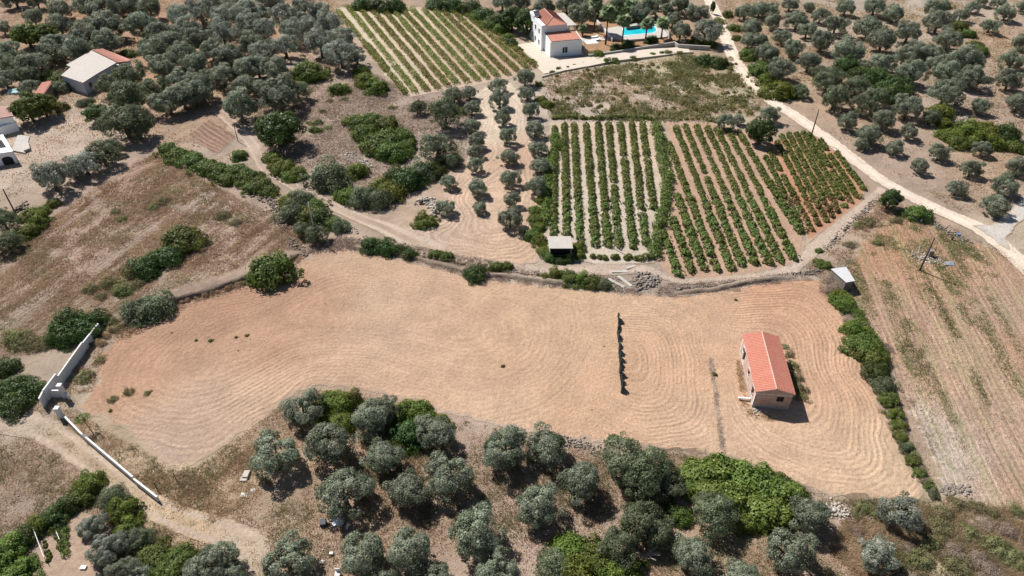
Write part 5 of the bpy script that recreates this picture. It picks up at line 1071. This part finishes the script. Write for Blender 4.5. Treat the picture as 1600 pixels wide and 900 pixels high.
o_, _, _ = poly_house("cistern", 'small square concrete cistern cover by the farmhouse yard', [(32,226),(44,221),(47,232),(37,236)], .5, M['concrete'], M['slab'], 'cistern', .02, 'lid', .08)
# teal tarp boat-like cover
p = G(26, 141, .5); me = bpy.data.meshes.new("covered_heap"); bm = bmesh.new(); bmesh.ops.create_icosphere(bm, subdivisions=3, radius=1)
for v in bm.verts: k = 1+.12*math.sin(v.co.x*5)+.1*math.sin(v.co.y*7+v.co.z*3); v.co = Vector((v.co.x*2.0*k, v.co.y*1.6*k, max(v.co.z, -.1)*1.0*k))
bm.to_mesh(me); bm.free(); tag(link("covered_heap", me, M['teal'], None, p), 'heap covered with a pale teal tarpaulin left of the red roofed shed', 'tarpaulin')

# ------------------------------------------------------------------ boundary walls at the gate
tw = empty("boundary_wall", G(105, 622), 'stepped white boundary wall with gate pillar left of the track entrance', 'wall')
wall_line("wall_panel", [(66.5,610),(86.5,583.6)], 1.95, .2, M['whitewall'], None, parent=tw)
wall_line("wall_panel", [(90,587.3),(127.8,534.5)], 1.65, .2, M['whitewall'], None, parent=tw)
wall_line("wall_panel", [(128.6,535.5),(153,505.3)], 1.45, .2, M['whitewall'], None, parent=tw)
wall_line("wall_panel", [(60.5,622.5),(66.3,611)], 1.75, .2, M['whitewall'], None, parent=tw)
wall_line("wall_panel", [(68,609.6),(96,609.6)], 1.3, .2, M['whitewall'], None, parent=tw)
wall_line("wing_wall", [(100,612),(104.5,616.5)], 1.0, .2, M['whitewall'], None, parent=tw)
def pillar(x, y, label, name="gate_pillar", h=2.2, parent=None):
    p = G(x, y); o = MB().box(-.24, -.24, -.3, .24, .24, h).box(-.29, -.29, h+.002, .29, .29, h+.12).mesh(name)
    if parent: return link(name, o, M['whitewall'], parent, p-parent.location)
    return tag(link(name, o, M['whitewall'], None, p), label, 'gate pillar')
pillar(103, 620.5, None, parent=tw)
tw2 = empty("boundary_wall", G(98, 655), 'long low white boundary wall running down beside the dirt track', 'wall')
pillar(97, 652, None, h=1.7, parent=tw2)
wall_line("wall_panel", [(98.5,648),(125.5,676)], .8, .2, M['whitewall'], None, parent=tw2)
wall_line("wall_panel", [(126,676),(207,744.7)], .95, .2, M['whitewall'], None, parent=tw2)
wall_line("wall_panel", [(208.5,747.5),(245,776)], .95, .2, M['whitewall'], None, parent=tw2)

# ------------------------------------------------------------------ poles and wires
def pole(base, h, label, mat='wood', r=.13, name="utility_pole", arm=False, lean=(0, 0)):
    b = G(*base); o = empty(name, b, label, 'utility pole'); o.rotation_euler = (lean[0], lean[1], 0)
    MB().tube([(0, 0, -.5), (0, 0, h)], [r*1.15, r*.8], 8).build("shaft", M[mat], o, smooth=True)
    if arm: MB().box(-.5, -.05, h-.35, .5, .05, h-.25).build("crossarm", M[mat], o); [MB().tube([(x, 0, h-.25), (x, 0, h-.1)], .05, 6).build("insulator", M['metal'], o) for x in (-.4, .4)]
    return b+Vector((0, 0, h))
T1 = pole((1437,423), 6.4, 'dark wooden utility pole standing in rubble on the harvested field')
T2 = pole((1266,218), 6.8, 'dark wooden utility pole beside the dirt road at the red soil vineyard')
T3 = pole((494,374), 7.3, 'pale utility pole rising from the hedge above the ploughed field', 'palewood')
T4 = pole((25,335), 5.2, 'dark utility pole leaning at the left edge by the stone heap', 'wood', .12, arm=False)
T5 = pole((372,221), 4.0, 'thin pole standing beside the small furrowed plot', 'wood', .08, arm=False)
T6 = pole((959.5,389), 4.4, 'thin pale pole among the pale soil vineyard rows', 'palewood', .07, arm=False)
def wire(a, b, label, sag=1.0):
    pts = [a.lerp(b, i/14)-Vector((0, 0, sag*4*(i/14)*(1-i/14))) for i in range(15)]
    o = MB().tube([p-a for p in pts], .014, 4, False).build("overhead_wire", M['darkmetal']); o.location = a; tag(o, label, 'wire')
wire(T2, T1, 'overhead wire from the roadside pole to the pole on the harvested field')
wire(T4, T3+Vector((-.4, 0, -.1)), 'overhead wire over the stubble field to the hedge pole', 1.6)
for i, (x, y, h) in enumerate([(1423,402,1.7),(1434,396,1.7)]): b = G(x, y); o = MB().tube([(0, 0, -.2), (.5, .9, h*.6)], .06, 6).build("leaning_post", M['palewood']); o.location = b; tag(o, ['pale leaning post left of the utility pole rubble, the lower', 'pale leaning post left of the utility pole rubble, the upper'][i], 'post', 'pale posts by the utility pole')
b = G(1452, 400); tag(MB().box(-.35, -.35, -.2, .35, .35, 1.1).box(-.42, -.42, 1.102, .42, .42, 1.2).build("masonry_stump", M['stone'], bevel=.04), 'dark square masonry stump behind the utility pole', 'stump').location = b
b = G(1483, 413); o = MB().prism([(-.7, -.4), (.6, -.5), (.8, .4), (-.5, .5)], .08, [.2, .12, .3, .22]).build("sheet_metal", M['metal']); o.location = b; tag(o, 'crumpled bluish metal sheet right of the utility pole', 'scrap')
b = G(1497, 369); o = MB().tube([(0, 0, 0), (0, 0, .5)], [.28, .3], 10).build("plastic_drum", M['blue']); o.location = b; tag(o, 'blue plastic drum in the roadside rubble', 'drum')
b = G(1487, 375); o = MB().tube([(0, 0, -.1), (0, 0, .8)], [.2, .15], 8).tube([(0, 0, .7), (.3, .1, 1.0)], [.1, .06], 6).build("tree_stump", M['bark']); o.location = b; tag(o, 'short dark tree stump beside the roadside rubble', 'stump')
b = G(1438, 348); tag(MB().box(-.1, -.1, -.1, .1, .1, .7).build("marker_post", M['whitewall']), 'small white marker post under the domed roadside bush', 'post').location = b

# ------------------------------------------------------------------ shade net heap, junk, small things
cl = [(965,494),(965.5,507),(965,520),(965.5,533),(967,545),(967.5,555),(967.5,565),(968,578),(969,590),(970,602),(971,615)]; NP = [G(*q) for q in cl]; o0 = NP[0]
nt_ = empty("shade_net", o0, 'low dark green net strung on stakes across the ploughed field', 'net')
gg = random.Random(9); V = []; F = []; nseg = 110; rows_ = 6
for i in range(nseg+1):
    t_ = i/nseg*(len(NP)-1); k = min(int(t_), len(NP)-2); p = NP[k].lerp(NP[k+1], t_-k)-o0; ph = t_-k
    top = (.6+.85*math.sin(math.pi*ph)**.8*(.9, .35, .5, .2, 1.0, .95, .6, 1.0, .5, 1.1, .5)[k])*gg.uniform(.75, 1.2)*(1-.8*(i in (0, nseg)))
    for j in range(rows_): V.append((p.x+.06*math.sin(t_*2.3)+.14*(j/(rows_-1))**2*math.sin(math.pi*ph)+gg.uniform(-.07, .07), p.y+gg.uniform(-.03, .03), p.z-.03+top*j/(rows_-1)))
for i in range(nseg):
    for j in range(rows_-1): F.append([i*rows_+j, i*rows_+j+1, (i+1)*rows_+j+1, (i+1)*rows_+j])
o = link("netting", npmesh("netting", np.array(V), np.array(F)), M['net'], nt_); md = o.modifiers.new('s', 'SOLIDIFY'); md.thickness = .02
for q in NP: MB().tube([(q.x-o0.x, q.y-o0.y, q.z-o0.z-.2), (q.x-o0.x, q.y-o0.y, q.z-o0.z+.5)], .03, 5).build("stake", M['wood'], nt_)
b = G(384, 740, .3); o = MB().prism([(-.32, -.5), (.34, -.5), (.4, .45), (-.28, .45)], -.2, .35).build("concrete_block", M['slab'], bevel=.03); o.location = b; tag(o, 'pale concrete block lying in the dry grass below the field', 'block')
b = G(381, 750); o = MB().box(-.4, -.25, -.1, .4, .25, .2).build("concrete_block", M['slab'], bevel=.03); o.location = b; tag(o, 'smaller flat concrete slab in front of the pale block', 'block')
def crumple(name, x, y, sx, sy, h, label, mat, cat, seed):
    g = random.Random(seed); me = bpy.data.meshes.new(name); bm = bmesh.new(); bmesh.ops.create_grid(bm, x_segments=9, y_segments=9, size=1)
    for v in bm.verts:
        r = v.co.length; v.co = Vector((v.co.x*sx*(1+g.uniform(-.25, .25)), v.co.y*sy*(1+g.uniform(-.25, .25)), max(.03, h*(1-r*.8))*g.uniform(.3, 1)))
    bm.to_mesh(me); bm.free(); o = link(name, me, M[mat], None, G(x, y)); md = o.modifiers.new('s', 'SOLIDIFY'); md.thickness = .02; tag(o, label, cat)
crumple("plastic_sheet", 527, 816, .7, .55, .6, 'crumpled white plastic sheet under the olive trees', 'plastic', 'plastic sheet', 1)
crumple("plastic_sheet", 543, 822, .15, .4, .3, 'narrow strip of white plastic right of the crumpled sheet', 'plastic', 'plastic sheet', 2)
crumple("white_rag", 381, 773, .35, .25, .25, 'white rag lying left in the golden grass', 'plastic', 'rag', 3)
crumple("white_rag", 395, 766, .3, .22, .25, 'white rag lying right in the golden grass', 'plastic', 'rag', 4)
b = G(505, 817, .3); o = MB().prism([(-.3, -.35), (.35, -.3), (.3, .35), (-.35, .3)], -.1, [.5, .5, .6, .6]).build("dark_crate", M['darkmetal'], bevel=.02); o.location = b; tag(o, 'dark open crate beside the white plastic sheet', 'crate')
o = MB().box(-.2, -.15, -.05, .2, .15, .3).build("white_tub", M['plastic'], bevel=.04); o.location = G(518, 866); tag(o, 'small white tub between two bottom olive trees', 'tub')
crumple("white_rag", 503, 877, .25, .15, .15, 'white scrap near the small tub', 'plastic', 'rag', 6)
ch = empty("garden_chair", G(528, 899), 'white plastic chair lying at the bottom edge', 'chair'); MB().box(-.25, -.25, .35, .25, .25, .4).build("seat", M['plastic'], ch); MB().box(-.25, .25, .4, .25, .3, .85).build("backrest", M['plastic'], ch)
for q in ((-.25, -.25), (.2, -.25), (-.25, .2), (.2, .2)): MB().box(q[0], q[1], 0, q[0]+.05, q[1]+.05, .349).build("leg", M['plastic'], ch)
# sapling inside the wall
b = G(146, 677); sp_ = empty("sapling", b, 'young bright green sapling leaning behind the low white wall', 'tree'); sp_.scale = (.9, .9, 1.0); tr = MB().tube([(0, 0, -.2), (-.35, .2, 1.0), (-.85, .5, 1.9)], [.06, .05, .03], 6).build("trunk", M['bark'], sp_); cr = link("crown", foliage("sapling_crown", 500, 16, .35, 900, .2, .08, 'tree', .6, M['lush'], .1, .5), None, sp_, (-.95, .55, 2.1)); cr.scale = (.95, .95, .8)
# rubble boards
for i, (x, y, l, a) in enumerate([(968,425,2.6,.1),(976,440,3.0,-.9),(985,418,1.8,.5),(963,443,3.0,-.7)]):
    b = G(x, y); o = MB().box(-l/2, -.25, .05, l/2, .25, .17).build("broken_slab", M['slab'], bevel=.02); o.location = b; o.rotation_euler = (.08, .06, a); tag(o, f"pale broken slab in the rubble left of the grey stone pile, {['topmost','steeply tilted','small upper right','lowest'][i]}", 'slab', 'broken slabs by the stone pile')
# dead branches
def twigs(x, y, R_, n, label, mat='palestone', name="dead_branches"):
    g = random.Random(n); b = G(x, y); mb = MB()
    for i in range(n):
        a = g.uniform(0, 6.28); e = Vector((math.cos(a)*R_*g.uniform(.5, 1), math.sin(a)*R_*g.uniform(.5, 1), g.uniform(.3, 1.6))); m = e*.5+Vector((g.uniform(-.2, .2), g.uniform(-.2, .2), .2)); mb.tube([(0, 0, 0), m, e], [.05, .035, .012], 4)
        for q in range(3): mb.tube([m, m+Vector((g.uniform(-.6, .6), g.uniform(-.6, .6), g.uniform(0, .6)))], [.025, .01], 4)
    o = mb.build(name, M[mat]); o.location = b; tag(o, label, 'dead branches')
twigs(1010, 868, 1.8, 16, 'bleached dead branches in the shade under the thicket'); twigs(548, 98, 3.0, 22, 'grey leafless branches at the left edge of the upper vineyard'); twigs(1310, 440, 1.6, 40, 'tangle of purple grey dry twigs in front of the hut', 'bark')
# vegetable rows and trellis
for i, (a, b, w) in enumerate([((99,815),(106,868),17),((88,822),(98,862),12),((48,868),(68,905),20),((66,838),(80,880),10)]):
    hedge_line("vegetable_row", [a, b], w, M['vine' if i < 2 else 'bright'], ['tall tomato row on the right of the garden', 'second tomato row with white canes', 'lighter bean row at the garden left', 'thin vegetable row under the long white pipe'][i], 160, .16, .1, 410+i, .8, 'vegetable row', .5)
for i, (a, b) in enumerate([((58,835),(74,878)),((93,838),(98,850))]):
    p, q = G(*a), G(*b); o = MB().tube([(0, 0, .9), tuple(q-p+Vector((0, 0, .9)))], .035, 5).tube([(0, 0, -.2), (0, 0, .95)], .03, 5).tube([tuple(q-p-Vector((0, 0, .2))), tuple(q-p+Vector((0, 0, .95)))], .03, 5).build("trellis_pipe", M['plastic']); o.location = p; tag(o, ['long white trellis pipe in the vegetable garden', 'short white trellis pipe among the tomatoes'][i], 'trellis')
o = MB().box(-.3, -.2, -.05, .3, .2, .25).build("white_crate", M['plastic'], bevel=.02); o.location = G(131, 888); tag(o, 'white crate at the lower end of the vegetable garden', 'crate')
# old posts
for i, (x, y) in enumerate([(247,768),(277,753)]):
    o = MB().tube([(0, 0, -.2), (-.2, .3, 1.3)], .05, 5).build("fence_post", M['wood']); o.location = G(x, y); tag(o, ['dark leaning fence post at the end of the low white wall', 'thin fence post in the golden grass right of the wall end'][i], 'post')
print("crowns", len(CROWNS), "objects", len(bpy.data.objects))
for o_ in bpy.data.objects:
    if len(str(o_.get('label', '')).replace('-', ' ').split()) > 16: print('LONG', o_['label'])
